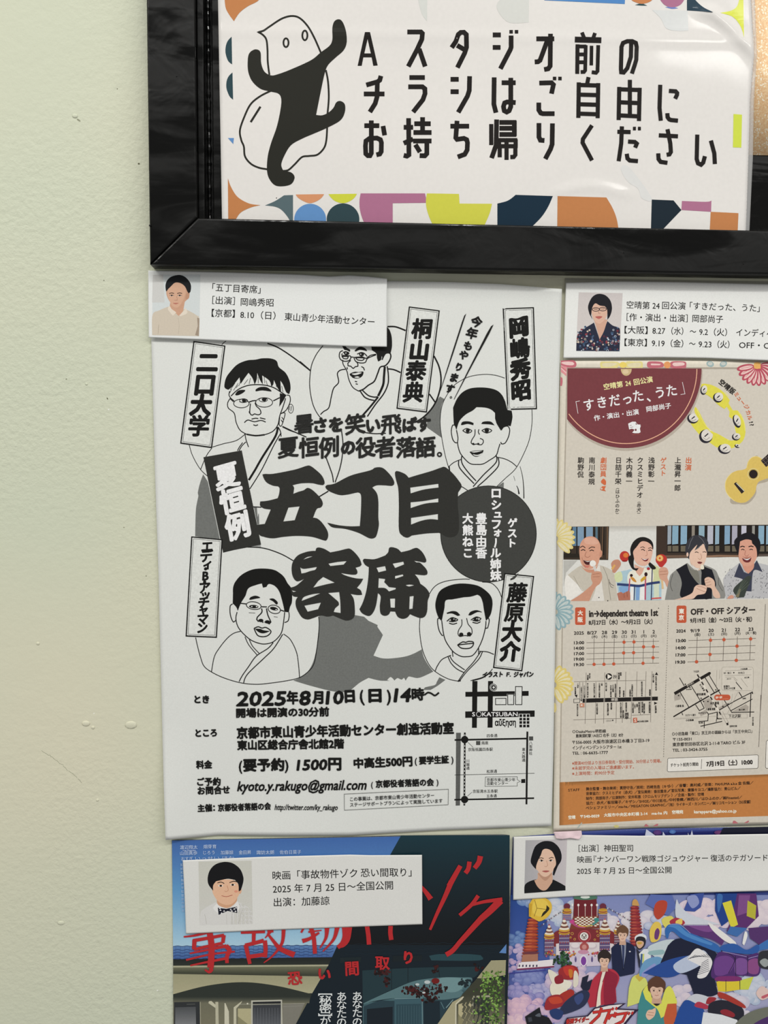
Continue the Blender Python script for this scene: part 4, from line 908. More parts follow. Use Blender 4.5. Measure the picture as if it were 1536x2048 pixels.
for tx, x, y0, y1, c, e in (('駒野侃', 257, 1045, 1185, TB, 66), ('南川泰規', 367, 1045, 1255, TB, 66), ('劇団員', 482, 1045, 1178, OG, 64), ('日詰千栄', 630, 1045, 1252, TB, 66), ('木内義一', 738, 1045, 1252, TB, 66), ('クスミヒデオ', 845, 1045, 1388, TB, 66), ('浅野彰一', 957, 1045, 1252, TB, 66), ('ゲスト', 1075, 1045, 1172, OG, 62), ('上瀧昇一郎', 1218, 1045, 1318, TB, 66), ('出演', 1325, 1045, 1115, OG, 66)): k.vt(c, tx, x, y0, x - 4, y1, e, bold=.3)
k.vt(TB, 'はひふのか', 620, 1355, 617, 1540, 44, bold=.15); k.vt(TB, '赤犬', 833, 1490, 831, 1535, 44, bold=.15)
for x, y0, y1 in ((620, 1320, 1575), (834, 1455, 1572)): k.ell(TB, x, y0 + 14, 17, 14, inner=4, a0=200, a1=340); k.ell(TB, x - 3, y1 - 14, 17, 14, inner=4, a0=20, a1=160)
k.poly(OG, '455,1255 480,1225 505,1250 500,1290 470,1275'); k.poly(OG, '470,1300! 505,1300! 490,1330! 505,1350! 475,1345! 448,1335 450,1320'); k.ell(BG, 462, 1325, 10, 9)
F(1370, 740, 7.06)
for c, x, y in (('空', 525, 180), ('晴', 595, 238), ('版', 665, 295)): k.ch(TB, c, x, y, 88, 92, 40, .45)
for c, x, y, r in (('ミ', 728, 345, 48), ('ュ', 770, 400, 50), ('ー', 815, 460, 52), ('ジ', 868, 520, 58), ('カ', 895, 600, 65), ('ル', 915, 672, 70)): k.ch(OG, c, x, y, 74, 74, r, .25)
k.ch(TB, '!', 935, 738, 110, 80, 80, .3); k.ch(TB, '?', 945, 775, 95, 80, 80, .3)
k.obj('printed_lettering', RECYC, cf)
# tambourine
k = Ink(CS, base=70e-6); YL = 'dcd44e'; Y2 = 'e6df7c'; SV = 'dcd7ce'; NB = '26242e'
k.poly(YL, '225,205 330,200 430,235 530,300 600,380 632,425! 615,470! 675,570! 740,570! 800,640 840,740 855,850 840,950 800,1020 720,1080 640,1110 560,1110! 440,1090! 370,1040! 260,960! 200,910! 80,750 170,700! 130,560 150,520! 200,590 260,710 330,820 420,890 520,950 620,990 690,990 730,940 710,850! 690,720 620,660! 630,590! 590,520! 560,550! 470,490 380,400 300,345 230,330!')
k.line(Y2, 1.6, '170,560 260,740 360,850 500,940 620,990'); k.line(Y2, 1.4, '560,310 620,380'); k.line(Y2, 1.4, '760,600 830,720 850,860'); k.line('c9bf3f', .8, '230,330 300,345 380,400 470,490 560,550')
for x, y, rx, ry, r in ((268, 280, 46, 66, 10), (470, 385, 70, 70, 20), (735, 720, 50, 95, -20), (725, 940, 58, 50, 0), (740, 1070, 38, 24, 25), (115, 680, 80, 70, 10), (300, 930, 95, 98, 20), (560, 1110, 90, 70, 10)):
    k.ell(NB, x - 5, y + 6, rx, ry, rot=r); k.ell(SV, x + rx * .12, y - ry * .1, rx * .86, ry * .86, rot=r)
    k.line('8d8782', 1.0, '%f,%f %f,%f %f,%f' % (x - rx * .5, y + ry * .2, x, y + ry * .55, x + rx * .5, y + ry * .2)); k.line(NB, 2.2, '%f,%f %f,%f' % (x - rx * .25, y + ry * .12, x + rx * .3, y - ry * .35), sm=False)
k.poly(YL, '140,600 200,640 260,740 300,800 360,870 330,850 200,700'); k.poly(YL, '330,850! 460,900 600,980! 560,1040 470,1050 440,960')
k.obj('tambourine_print', RECYC, cf, 'printed yellow tambourine')
k = Ink(CS, base=70e-6)
k.poly('aea493', '960,1240 1090,1290 1180,1380 1180,1560 1020,1620 1000,1760 900,1880 780,1895 640,1820')
k.poly('d8bb63', '870,1380 895,1290 950,1232 1020,1222 1080,1250! 1200,1370! 1200,1520! 1120,1545 1040,1580 1010,1640 990,1730 930,1810 860,1865 780,1875 700,1850 620,1780 575,1700 570,1600 600,1520 660,1455 740,1420 810,1410')
k.line('e6d38c', 1.2, '870,1380 895,1290 950,1232 1020,1222 1080,1250'); k.line('e6d38c', 1.2, '700,1850 620,1780 575,1700 570,1600 600,1520 660,1455')
k.ell('efe2b4', 965, 1470, 80, 80, inner=5); k.ell('5a4a2c', 965, 1470, 72, 73, inner=3); k.ell('231b19', 965, 1470, 61, 62)
k.poly('2b2221', '690,1605 722,1582 845,1708 800,1748', sm=False); k.line('efe6cc', 1.2, '725,1597 838,1710', sm=False); k.poly('2b2223', '1070,1280 1200,1160 1200,1330 1145,1370', sm=False)
for a in ('1095,1262 1170,1345', '1130,1225 1200,1310', '1080,1290 1200,1200', '1110,1330 1200,1265'): k.line('8a7d70', .5, a, sm=False)
k.obj('ukulele_print', RECYC, cf, 'printed yellow ukulele')
# photo strip
k = Ink(CS, base=110e-6); F(0, 0, 1)
k.poly('d9d8d2', '1126.5,1053 1340,1051.5 1800,1049 1800,1196 1536,1198 1330,1200 1124.5,1202.5', sm=False)
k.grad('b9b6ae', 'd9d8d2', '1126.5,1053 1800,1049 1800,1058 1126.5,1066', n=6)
F(1110, 1040, 6.678)
k.poly('3a2f26', '115,90 722,85 712,535 112,530', sm=False)
for x0, x1, c in ((125, 180, '3f5566'), (235, 285, '5d7c94'), (300, 385, '7d98b0'), (415, 505, '7f9ab2'), (540, 570, '55707f')): k.poly(c, '%d,92 %d,92 %d,345 %d,345' % (x0, x1, x1, x0), sm=False)
for x in (205, 292, 400, 525, 590, 650): k.line('15120f', 2.2, '%d,88 %d,470' % (x, x), sm=False)
k.line('6d5540', 1.6, '640,90 628,500', sm=False); k.line('6d5540', 2.4, '700,90 695,520', sm=False); k.poly('262019', '112,450 600,450 600,500 112,505', sm=False)
k.poly('3d3027', '1355,80 1540,80 1540,510 1350,505', sm=False)
F(1330, 1040, 7.456)
k.poly('3c3028', '0,78 1700,70 1700,540 620,560 0,575', sm=False); k.poly('1d1815', '30,85 1700,78 1700,500 30,490', sm=False)
for x0, x1, c in ((40, 95, '9aa6b0'), (110, 200, '86a9bd'), (235, 330, '87a8bf'), (400, 445, '8b8378'), (505, 590, '8eabb9'), (635, 720, 'b4b6c2'), (750, 810, '8fabbd'), (890, 970, '83a3bd'), (1000, 1080, 'a9a7b5'), (1140, 1215, 'c0bfcc'), (1300, 1340, '93928c'), (1395, 1480, '86a8bd'), (1510, 1600, '8aa7b9')): k.poly(c, '%d,85 %d,85 %d,355 %d,365' % (x0, x1, x1 - 4, x0 - 4), sm=False); k.poly('6b6353', '%d,385 %d,385 %d,470 %d,470' % (x0, x1, x1, x0), sm=False)
k.line('6d5646', 5, '0,545 620,540', sm=False); k.line('8a6b55', 4, '620,545 800,535 1100,540', sm=False); k.line('5c5049', 4, '1100,540 1700,520', sm=False)
# man with microphone
F(1110, 1040, 6.678)
k.poly('b7b6b0', '115,540 300,540 150,700 115,900', sm=False)
k.poly('e6e3dc', '130,830 160,740 250,740! 380,950! 190,1082! 150,1060'); k.poly('c4bdaf', '170,735! 250,670 350,610 450,640! 590,600! 700,640 780,700 810,830 830,1000! 835,1078! 640,1082! 480,1085! 380,950! 280,840')
k.poly('dcd8d0', '440,660! 600,600! 620,800 660,1080! 480,1085! 545,900 500,700'); k.line('8d877a', 1, '640,620 700,760 720,900 745,1070'); k.line('4e4a44', .9, '718,790 740,850 790,880'); k.line('4e4a44', .9, '725,830 745,890 780,905'); k.line('8d877a', .7, '250,750 330,900 370,950')
k.poly('c8937a', '200,1082! 330,1000 430,920 500,850 480,780 495,700 540,690 610,700 628,770 600,850 550,890 500,980 460,1082!'); k.line('9b6650', .8, '500,720 590,710'); k.line('9b6650', .8, '520,760 600,750'); k.line('9b6650', .8, '520,800 590,800')
k.poly('c98f76', '330,600! 400,650 520,655 580,580 590,520! 560,640 500,700 420,690'); k.poly('d29c83', '325,420 335,330 370,265 430,225 510,222 570,260 605,330 612,400 630,420 625,470 600,500 585,560 550,620 480,655 410,645 360,600 335,530'); k.poly('dbaa94', '400,250 470,235 540,255 580,310 500,330 400,310')
k.poly('4a1f20', '375,535! 430,545 490,540! 470,590 430,600 395,580'); k.poly('ece2da', '385,540! 430,550 480,543! 440,560'); k.poly('c9776a', '380,600 430,610 470,600 430,640')
k.line('2c201c', 1.6, '335,370 370,348 405,375'); k.line('2c201c', 1.6, '450,385 490,360 535,368'); k.line('2c201c', 1.8, '345,408 375,395 405,410'); k.line('2c201c', 1.8, '462,412 490,400 520,412'); k.line('a06a55', 1, '420,420 400,480 440,500 470,480'); k.line('a06a55', .8, '360,500 380,590 410,640')
k.ell('c98f76', 610, 455, 18, 45, rot=8); k.ell('e9e5df', 505, 580, 42, 42); k.line('cfccc6', 5, '520,610 545,690', sm=False); k.poly('c8937a', '488,720 520,688 600,688 625,720 628,790 590,830 520,820 490,780'); k.line('9b6650', .8, '500,725 595,715'); k.line('9b6650', .8, '505,760 600,755')
k.ell('23211f', 587, 1035, 8); k.ell('23211f', 705, 1078, 8)
# woman with maracas
k.poly('c08a72', '760,640! 750,580 790,535 850,530 880,570 870,620 800,710! 770,700'); k.line('d9a860', 4, '800,600 760,660', sm=False)
k.ell('b8352f', 930, 485, 66, 70); k.ell('d97a3a', 945, 470, 34, 32); k.ell('8f2320', 930, 548, 36, 10)
k.poly('a9c4cf', '795,730! 870,690 960,670 1010,660 1090,700 1190,640 1300,600 1380,640 1420,760 1420,1070! 860,1075! 830,880 810,800')
k.poly('cfd6a8', '795,730 880,690 900,800 820,830'); k.poly('cdd0a0', '1290,620 1400,650 1395,860 1290,840'); k.poly('e5e2d2', '1000,690 1280,650 1285,845 1000,870'); k.poly('ebeae4', '1010,890 1050,890 1050,1070 1000,1070', sm=False); k.poly('ebeae4', '1140,890 1200,890 1195,1070 1130,1070', sm=False); k.poly('7ea3cf', '1080,890 1130,890 1125,1070 1080,1070', sm=False); k.poly('7fa6cf', '860,890 980,890 990,960 880,970'); k.poly('cfd8c0', '1320,860 1390,850 1390,1060 1320,1060', sm=False)
k.line('2f3f6d', 5, '830,858 1000,870 1130,880 1260,850 1400,830'); k.line('2a3358', 2, '1065,860 1055,1070', sm=False); k.line('2a3358', 2, '1300,620 1285,1070', sm=False); k.line('b5526a', 2.4, '1000,780 985,960', sm=False); k.line('b5526a', 3, '1210,720 1205,1065', sm=False); k.line('c95b5b', 3, '1290,1050 1420,1040', sm=False)
k.poly('d9a993', '1060,590! 1180,640 1200,600 1170,700 1130,750! 1080,690'); k.poly('1c1817', '1010,470 1005,390 1040,300 1110,240 1190,228 1270,260 1310,320 1305,400 1250,330 1150,290 1080,400 1050,560! 1060,640 1120,640! 1090,680! 1030,650 985,560 980,490'); k.poly('1c1817', '1260,560 1350,640 1300,660 1250,600')
k.poly('dfb19c', '1045,420 1090,360 1150,290 1220,290 1280,330 1305,400 1295,480 1260,570 1200,610 1120,600 1070,550 1050,480'); k.poly('7a2c2e', '1150,512! 1200,520 1250,512! 1235,545 1195,552'); k.poly('f2ece6', '1160,514! 1205,523 1243,515! 1200,535'); k.line('2c201c', 1.3, '1140,370 1175,358 1200,375'); k.line('2c201c', 1.3, '1245,380 1275,370 1300,380'); k.line('1f1614', 1.6, '1150,400 1175,392 1200,410'); k.line('1f1614', 1.6, '1245,410 1270,400 1292,412'); k.line('b07a66', 1, '1225,410 1230,470 1205,480')
k.ell('a8323a', 1248, 650, 22, 20); k.ell('2c1518', 1020, 740, 20, 20); k.ell('2c1518', 1215, 725, 22, 28); k.poly('c98a3a', '1005,760 1050,770 1090,830 1040,815'); k.poly('c9a03a', '1195,750 1215,780 1150,830 1140,800')
k.poly('b0705c', '830,980! 880,960 910,980! 990,945 1005,1000 1005,1070! 850,1075!'); k.line('7f4a3c', .8, '920,965 925,1040'); k.line('7f4a3c', .8, '960,955 965,1030')
k.ell('b8352f', 1420, 530, 76, 74); k.ell('e0a050', 1400, 510, 46, 44); k.ell('c2552c', 1400, 510, 14); k.poly('b8352f', '1365,580! 1480,575! 1430,630 1400,628'); k.line('d9b98a', 4, '1425,760 1440,920', sm=False)
for a in range(0, 360, 45): k.ell('f0d6a0', 1400 + 26 * math.cos(math.radians(a)), 510 + 26 * math.sin(math.radians(a)), 11, 5, rot=a)
k.poly('cf9f88', '1385,680 1420,630 1490,640 1515,700 1500,770 1530,850 1500,900 1460,820 1400,780'); k.line('9b6650', .8, '1395,690 1500,680'); k.line('9b6650', .8, '1395,730 1505,720')
# person with a recorder
F(1330, 1040, 7.456)
k.poly('8a8984', '0,1190! 20,1080 60,900 110,790 330,640! 480,760 560,660! 740,740 800,840 880,1010 905,1080 890,1170! 400,1185!'); k.line('605f5b', 1.4, '120,800 80,950 110,1060'); k.line('605f5b', 1.2, '800,860 800,960 860,1060'); k.poly('7c7a70', '330,640! 400,740 490,760 520,940! 440,900 360,740')
k.poly('17171f', '165,740! 325,650! 370,780 450,900 510,960! 560,1100 620,1180! 400,1185! 230,1140 250,950 220,830'); k.poly('17171f', '560,670! 600,700 700,740! 740,860 760,980 700,1060! 700,1175! 560,1180! 540,900'); 
k.poly('d9b6a0', '370,540! 380,640 440,720 510,750 560,700! 580,620! 500,740 420,700'); k.poly('e2c0ab', '345,480 360,440 420,340 520,330 600,380 625,470 615,560 590,640 540,710 470,715 400,650 360,560'); k.poly('34343a', '305,490 310,380 350,290 420,235 500,225 580,250 640,320 645,400 630,500! 600,420 570,355 500,420 440,455! 480,370 410,440 370,500 360,590! 330,540')
k.line('6d6d72', 1, '420,250 380,330 350,430'); k.line('6d6d72', .9, '500,240 560,300 600,380'); k.line('86868a', .8, '560,360 500,410 450,450'); k.line('2c201c', 1.4, '445,485 470,475 500,488'); k.line('2c201c', 1.4, '560,480 590,472 615,485'); k.line('b08870', 1, '530,500 545,560 520,590 490,570'); k.poly('6d2f30', '478,625! 520,620 560,632! 530,655 495,650'); k.ell('e2c0ab', 335, 515, 16, 32)
k.line('17161b', 8, '560,700 590,860', sm=False); k.line('17161b', 9, '590,860 640,1180', sm=False); k.poly('e8e0cc', '540,665 570,665 582,730 530,730'); 
k.poly('e0bda8', '400,1180! 130,1190! 250,1160 400,1090 440,1000 500,965 600,980 625,1010 600,1090 540,1110 480,1120 430,1170'); k.poly('dcb8a2', '590,880 640,850 700,870 740,920 750,1000 810,1090 820,1160 760,1165! 720,1130 690,1020 620,1000 600,950')
for a in ('480,985 560,1000 620,1030', '470,1020 540,1050 610,1075', '590,905 650,890', '600,940 680,920', '610,985 690,960'): k.line('a87f6c', .9, a)
# man with a fan
k.poly('b9b9bb', '910,1175! 870,920 900,830 980,740 1110,640! 1370,640! 1480,660 1700,720! 1700,1160!'); rnd = random.Random(8)
for i in range(150):
    x, y = rnd.uniform(890, 1640), rnd.uniform(700, 1160); k.line('4a4a54', .8, '%f,%f %f,%f' % (x, y, x - 4, y + 16), sm=False) if y > 700 + abs(x - 1200) * -.2 + 60 else None
k.poly('3a3e50', '1030,845! 1110,640! 1180,780! 1245,800! 1330,660! 1370,600! 1455,775! 1320,760 1290,1065! 1215,1060! 1180,900'); k.poly('d0957f', '1140,620! 1190,680 1330,640! 1320,720 1245,800! 1180,740'); 
k.poly('d69e88', '1090,420 1110,330 1200,290 1300,310 1360,400 1375,520 1340,620 1280,680 1210,690 1140,650 1100,560'); k.poly('17151a', '1040,300 1100,240 1190,195 1280,190 1370,240 1420,330 1415,450 1375,560! 1360,420 1300,350! 1290,295! 1200,290 1120,320! 1095,520! 1060,440 1035,360')
k.poly('6b2a2c', '1150,570! 1220,575 1290,560! 1270,620 1220,635 1170,615'); k.poly('f4efe9', '1165,575! 1220,583 1278,567! 1225,600'); k.poly('a8695a', '1150,545 1220,555 1290,540 1220,570'); k.line('1c1514', 2, '1120,405 1155,390 1190,402'); k.line('1c1514', 2, '1245,400 1285,388 1320,400'); k.line('1c1514', 1.6, '1135,445 1160,435 1185,448'); k.line('1c1514', 1.6, '1260,445 1285,435 1310,445'); k.line('a8695a', 1, '1205,450 1190,520 1225,540 1250,515')
k.poly('39403a', '1015,1060! 1040,1000 1150,900 1240,830 1290,850! 1250,960 1180,1150! 1080,1160!'); k.poly('7d745a', '1050,1150! 1090,1050 1130,1030 1100,1150!')
for a in range(5): k.line('5f6a5c', .6, '%d,%d 1060,1120' % (1160 + a * 26, 890 - a * 8 + a * a * 6), sm=False)
k.poly('cf9680', '925,1175! 960,1130 1010,1120 1030,1150 1010,1172!')
k.obj('performers_photo', RECYC, cf, 'photo strip of four performers with microphone, maracas, recorder and fan')
# times, maps and small print
k = Ink(CS, base=60e-6); RD = 'c0583a'
def rrect(c, x0, y0, x1, y1, r, dx=0):
    P = []
    for cx, cy, a in ((x1 - r, y0 + r, 270), (x1 - r, y1 - r, 0), (x0 + r, y1 - r, 90), (x0 + r, y0 + r, 180)):
        P += [(cx + r * math.cos(math.radians(a + i * 22.5)), cy + r * math.sin(math.radians(a + i * 22.5)), 1) for i in range(5)]
    k.poly(c, P, sm=False); return P
F(1110, 1190, 6.678)
rrect(RD, 268, 165, 408, 400, 22); k.ch('f0e6da', '大', 338, 240, 72, bold=.5); k.ch('f0e6da', '阪', 336, 330, 72, bold=.5)
k.t(TB, 'in→dependent theatre 1st', 452, 247, 1378, 232, 124, .8); k.t(TB, '8月27日（水）～9月2日（火）', 448, 370, 1305, 355, 74, .45); k.ell(TB, 1384, 176, 7)
k.t(TB, '2025', 252, 508, 386, 506, 62, .35); k.t(TB, '8/27', 428, 505, 560, 502, 62, .35)
for n_, x, y, d in (('28', 660, 500, '木'), ('29', 795, 498, '金'), ('30', 925, 496, '土'), ('31', 1052, 493, '日'), ('1', 1186, 491, '月'), ('2', 1318, 490, '火')): k.ch(TB, n_[0], x - (19 if len(n_) > 1 else 0), y, 68, 64, 0, .35); (k.ch(TB, n_[1], x + 19, y, 68, 64, 0, .35) if len(n_) > 1 else None); k.t(TB, '(' + d + ')', x - 38, y + 55, x + 38, y + 54, 44, .2)
k.t(TB, '(水)', 490, 556, 566, 555, 44, .2)
for tx, y in (('13:00', 638), ('14:00', 711), ('17:00', 784), ('19:00', 857), ('19:30', 930)): k.t(TB, tx, 252, y, 390, y - 3, 56, .4); k.line('5a4f48', .8, '420,%d 1390,%d' % (y - 1, y - 20), sm=False)
for x, y1 in ((522, 920), (657, 920), (790, 915), (922, 912), (1052, 910), (1182, 905), (1313, 905)): k.line('5a4f48', .8, '%d,580 %d,%d' % (x + 1, x - 5, y1), sm=False)
for x, y in ((922, 630), (1055, 627), (1183, 692), (1314, 690), (917, 773), (1050, 770), (1310, 838), (522, 926), (654, 925), (785, 921), (1176, 912)): k.ell(RD, x, y, 22, 22)
F(1320, 1190, 7.111)
rrect(RD, 236, 150, 376, 396, 24); k.ch('f0e6da', '東', 306, 232, 76, bold=.5); k.ch('f0e6da', '京', 304, 322, 76, bold=.5)
k.t(TB, 'OFF・OFF シアター', 434, 238, 1356, 212, 118, .75); k.t(TB, '9月19日（金）～23日（火・祝）', 428, 365, 1310, 345, 76, .45)
k.t(TB, '2024', 230, 512, 366, 510, 64, .35); k.t(TB, '9/19', 433, 508, 567, 503, 66, .35); k.t(TB, '(金)', 492, 562, 575, 560, 48, .2)
for n_, x, y, d in (('20', 727, 503, '土'), ('21', 912, 498, '日'), ('22', 1103, 490, '月'), ('23', 1295, 485, '火・祝')): k.ch(TB, n_[0], x - 19, y, 70, 66, 0, .35); k.ch(TB, n_[1], x + 19, y, 70, 66, 0, .35); w_ = 42 if len(d) == 1 else 75; k.t(TB, '(' + d + ')', x - w_, y + 55, x + w_, y + 53, 46, .2)
for tx, y in (('13:00', 650), ('14:00', 752), ('17:00', 853), ('19:30', 955)): k.t(TB, tx, 228 - (y - 650) / 30, y, 370 - (y - 650) / 30, y - 3, 60, .4); k.line('5a4f48', .8, '%d,%d %d,%d' % (405 - (y - 650) / 25, y - 3, 1365 - (y - 650) / 20, y - 34), sm=False)
for x, y1 in ((528, 950), (718, 940), (908, 935), (1100, 930), (1290, 918)): k.line('5a4f48', .8, '%d,590 %d,%d' % (x + 2, x - 12, y1), sm=False)
for x, y in ((719, 643), (910, 635), (1290, 624), (1096, 727), (711, 845), (520, 950), (1086, 929)): k.ell(RD, x, y, 24, 24)
k.line('5a5049', .8, '1500,130 1460,1100 1430,1640', sm=False)
for i in range(62): y = 150 + i * 35; k.line('5a5049', .7, '%f,%f %f,%f' % (121 - (y - 150) * .0325, y, 121 - (y - 128) * .0325, y + 20), sm=False)
F(1320, 1390, 7.06); k.line('5a5049', .8, '1425,0 1410,400 1395,735', sm=False)
k.obj('timetable', RECYC, cf, 'timetable with orange dots')
k = Ink(CS, base=60e-6); F(1110, 1320, 7.314)
G1 = '6b625a'
for a in ('278,318 700,308 1320,298', '455,185 452,560', '600,318 598,560', '728,182 724,560', '908,180 905,560', '1036,172 1030,545', '1200,168 1192,540', '1332,165 1322,540', '1420,165 1410,540', '448,625 440,935', '595,620 588,930', '716,620 712,928', '898,615 892,925', '992,612 984,920', '1120,610 1112,918', '1405,600 1398,910', '268,875 700,862 1105,855', '1122,808 1395,798', '1250,610 1248,800', '362,325 362,560', '408,325 406,560'): k.line(G1, .85, a, sm=False)
k.poly('1d1917', '402,565 1505,535 1505,592 400,626', sm=False); k.poly('ddd6c9', '366,560 402,558 402,628 366,630', sm=False); k.line('1d1917', 1.0, '275,572 362,568 362,622 275,626', sm=False, closed=True)
for x in (448, 720, 1125, 1408): k.poly('8b857c', '%d,%d %d,%d %d,%d %d,%d' % (x - 10, 563 - (x - 448) * .027, x + 12, 562 - (x - 448) * .027, x + 10, 622 - (x - 448) * .027, x - 12, 623 - (x - 448) * .027), sm=False)
k.t('d9d2c6', '堺筋', 820, 584, 920, 578, 46, .1); k.ell('1d1917', 788, 242, 48, 48); k.poly('e6e0d4', '768,205 832,242 768,280', sm=False); k.ch('1d1917', '北', 876, 243, 56, bold=.3, rot=90)
for x, y, d in ((1485, 200, 1), (308, 535, -1), (1472, 632, 2)): k.poly('1d1917', {1: '1460,220 1510,220 1485,175', -1: '285,510 330,508 318,555', 2: '1450,610 1500,630 1452,655'}[d], sm=False)
rnd = random.Random(4)
for x, y0, y1, n_ in ((335, 345, 415, 3), (298, 400, 500, 5), (385, 395, 600, 9), (430, 375, 550, 8), (480, 225, 290, 4), (508, 200, 265, 4), (478, 340, 545, 8), (575, 345, 545, 8), (650, 340, 545, 9), (685, 340, 380, 2), (750, 335, 450, 5), (818, 370, 540, 7), (850, 365, 465, 5), (885, 350, 540, 8), (935, 190, 280, 5), (962, 185, 230, 3), (948, 400, 535, 6), (1005, 450, 535, 4), (1100, 435, 530, 5), (1130, 360, 530, 7), (1272, 320, 525, 9), (1390, 435, 520, 5), (1440, 205, 325, 5), (1480, 240, 440, 9), (330, 645, 815, 8), (617, 635, 790, 7), (775, 635, 805, 9), (825, 630, 720, 4), (965, 625, 840, 10), (1000, 740, 840, 5), (1043, 625, 750, 6), (1142, 625, 770, 7), (1170, 650, 710, 3), (1202, 645, 690, 3), (1232, 620, 770, 7), (1278, 615, 760, 7), (1305, 640, 775, 6), (1385, 615, 770, 8), (1475, 670, 770, 6)):
    for i in range(n_): k.ch('2b2622', rnd.choice('日本橋駅前店口ビル通屋北南町筋会'), x, y0 + (y1 - y0) * (i + .3) / n_, 24, 23, bold=.12)
    if n_ > 3: k.ell('1d1917', x, y1 - 3, 9)
k.poly('c98d74', '362,635 430,632 432,688 364,690', sm=False); k.poly('ddd6c9', '378,650 400,648 402,672 380,674', sm=False); k.poly('c0583a', '1145,850 1200,845 1202,915 1148,918', sm=False); k.ch('ecdccd', 'S', 1174, 882, 80, 70, bold=.2); k.poly('4b4641', '1028,772 1076,770 1074,850 1050,865 1026,852', sm=False); k.ch('ddd6c9', '八', 1050, 815, 40)
k.ell('1d1917', 845, 882, 10); k.t('2b2622', 'にほんばし', 750, 888, 830, 886, 26); k.t('2b2622', '●日本橋三番●', 1205, 900, 1365, 893, 26, .1)
k.obj('route_map', RECYC, cf, 'map of streets around the first theatre')
k = Ink(CS, base=60e-6); F(1320, 1320, 7.111)
B1 = '211c19'
for p in ('200,500 262,470 310,490 290,560 205,582', '610,580 700,540 760,600 740,680 640,690', '560,760 650,700 670,760 580,800', '830,680 930,620 960,650 850,720', '1030,730 1220,630 1260,660 1255,725'): k.poly('aba398', p, sm=False)
k.line(B1, 6, '205,480 705,190', sm=False); k.ell(B1, 706, 188, 18); k.line(B1, 2.6, '190,808 560,590 850,425', sm=False)
for w_, a in ((1.6, '277,252 345,368'), (1.6, '285,455 410,670'), (1.6, '445,370 580,590 630,690'), (1.6, '640,250 770,460'), (1.6, '700,218 870,500 1020,745'), (1.8, '820,725 1070,580 1320,452'), (1.6, '1010,720 1315,555'), (1.8, '1015,745 1340,740'), (1.8, '1293,470 1280,810'), (1.8, '1122,455 1168,528'), (1.6, '505,635 560,720 630,685'), (1.6, '310,750 325,785'), (1.6, '660,735 690,770 820,740'), (1.6, '688,770 680,865 545,875'), (2.4, '815,745 812,835 880,835'), (1.4, '805,840 800,880'), (1.6, '630,875 628,970'), (1.8, '575,943 885,872')): k.line(B1, w_, a, sm=False)
for i in range(14):
    x, y = 530 + i * 31, 205 + i * 53
    if y < 760: k.line(B1 if i % 2 == 0 else 'e4ddd0', 2.6, '%f,%f %f,%f' % (x, y, x + 26, y + 44), sm=False)
k.line('8d867c', .6, '850,730 940,900 975,890 890,730', sm=False); k.poly(B1, '940,900 970,890 975,925 950,930', sm=False)
for a in ('200,830 820,800', '200,842 560,828', '1110,450 960,760', '1030,480 1020,580 960,630', '275,510 340,610', '885,585 895,660', '860,770 1240,765 1240,825 830,835', '810,140 800,400', '855,140 845,270'): k.line('9a9388', .55, a, sm=False)
P = rrect('d3ccbf', 880, 100, 1325, 435, 30); k.line('9a9388', .6, S_(P), sm=False, closed=True)
for a in ('925,155 1300,135', '920,222 1300,212', '930,245 1050,242 1100,290', '1150,260 1245,385', '1050,262 1090,310'): k.line('7d766c', .6, a, sm=False)
k.line(B1, 1.6, '1080,315 1165,418', sm=False)
for tx, x0, y, x1, h in (('小田急線', 1145, 128, 1245, 30), ('東口', 958, 186, 1012, 34), ('中央口', 1112, 184, 1200, 34), ('北口', 905, 186, 940, 30), ('出口', 950, 268, 1010, 22), ('駅構内', 905, 375, 990, 34), ('北東口の位置', 905, 405, 1070, 34), ('京王線', 1200, 250, 1270, 24), ('下北沢', 475, 165, 555, 30), ('小劇場 楽', 218, 655, 340, 36), ('駅前劇場', 525, 488, 650, 38), ('本多劇場', 712, 615, 840, 44), ('小劇場 楽園', 655, 700, 785, 38), ('スズナリ通り', 360, 785, 510, 32), ('小田急線', 365, 857, 480, 32), ('下北沢駅', 975, 798, 1152, 52), ('すずなり', 545, 755, 650, 28), ('吉祥寺方面', 990, 942, 1095, 30), ('茶沢通り', 1175, 548, 1225, 20), ('南口商店', 550, 893, 615, 22), ('北口駅', 1120, 708, 1210, 22), ('多目的室', 372, 418, 450, 16)): k.t(B1, tx, x0, y + 2, x1, y - 3, h, .15)
k.t('b8b0a4', '茶沢通り', 380, 372, 480, 315, 30, .1); k.vt(B1, '京王井の頭線', 1322, 820, 1322, 925, 22, bold=.1); k.vt(B1, '井の頭線', 575, 355, 625, 430, 26, bold=.1)
rrect('c0583a', 772, 492, 1002, 572, 38); k.t('eadccd', 'OFF・OFF', 790, 535, 885, 530, 40, .3); k.line('d99a80', .6, '890,555 975,550', sm=False)
for x, y in ((265, 505), (360, 345), (425, 390), (620, 590), (682, 590), (795, 425), (585, 545), (895, 660), (968, 625), (1316, 472), (1132, 708), (1050, 180)): k.ell(B1, x, y, 10)
k.obj('route_map', RECYC, cf, 'map of streets around the second theatre')
k = Ink(CS, base=60e-6); F(1110, 1390, 6.678)
k.t(TB, '○OsakaMetro堺筋線', 232, 490, 682, 482, 50, .25); k.t(TB, '恵美須町駅 1A出口 右手（北）8分', 276, 548, 913, 534, 50, .3)
k.t(TB, '〒556-0005 大阪市浪速区日本橋３丁目3-19', 230, 634, 1262, 606, 56, .3); k.t(TB, 'インディペンデントシアター 1st', 230, 708, 890, 692, 56, .25); k.t(TB, 'TEL : 06-6635-1777', 230, 778, 708, 766, 56, .3)
R2 = 'b5644c'
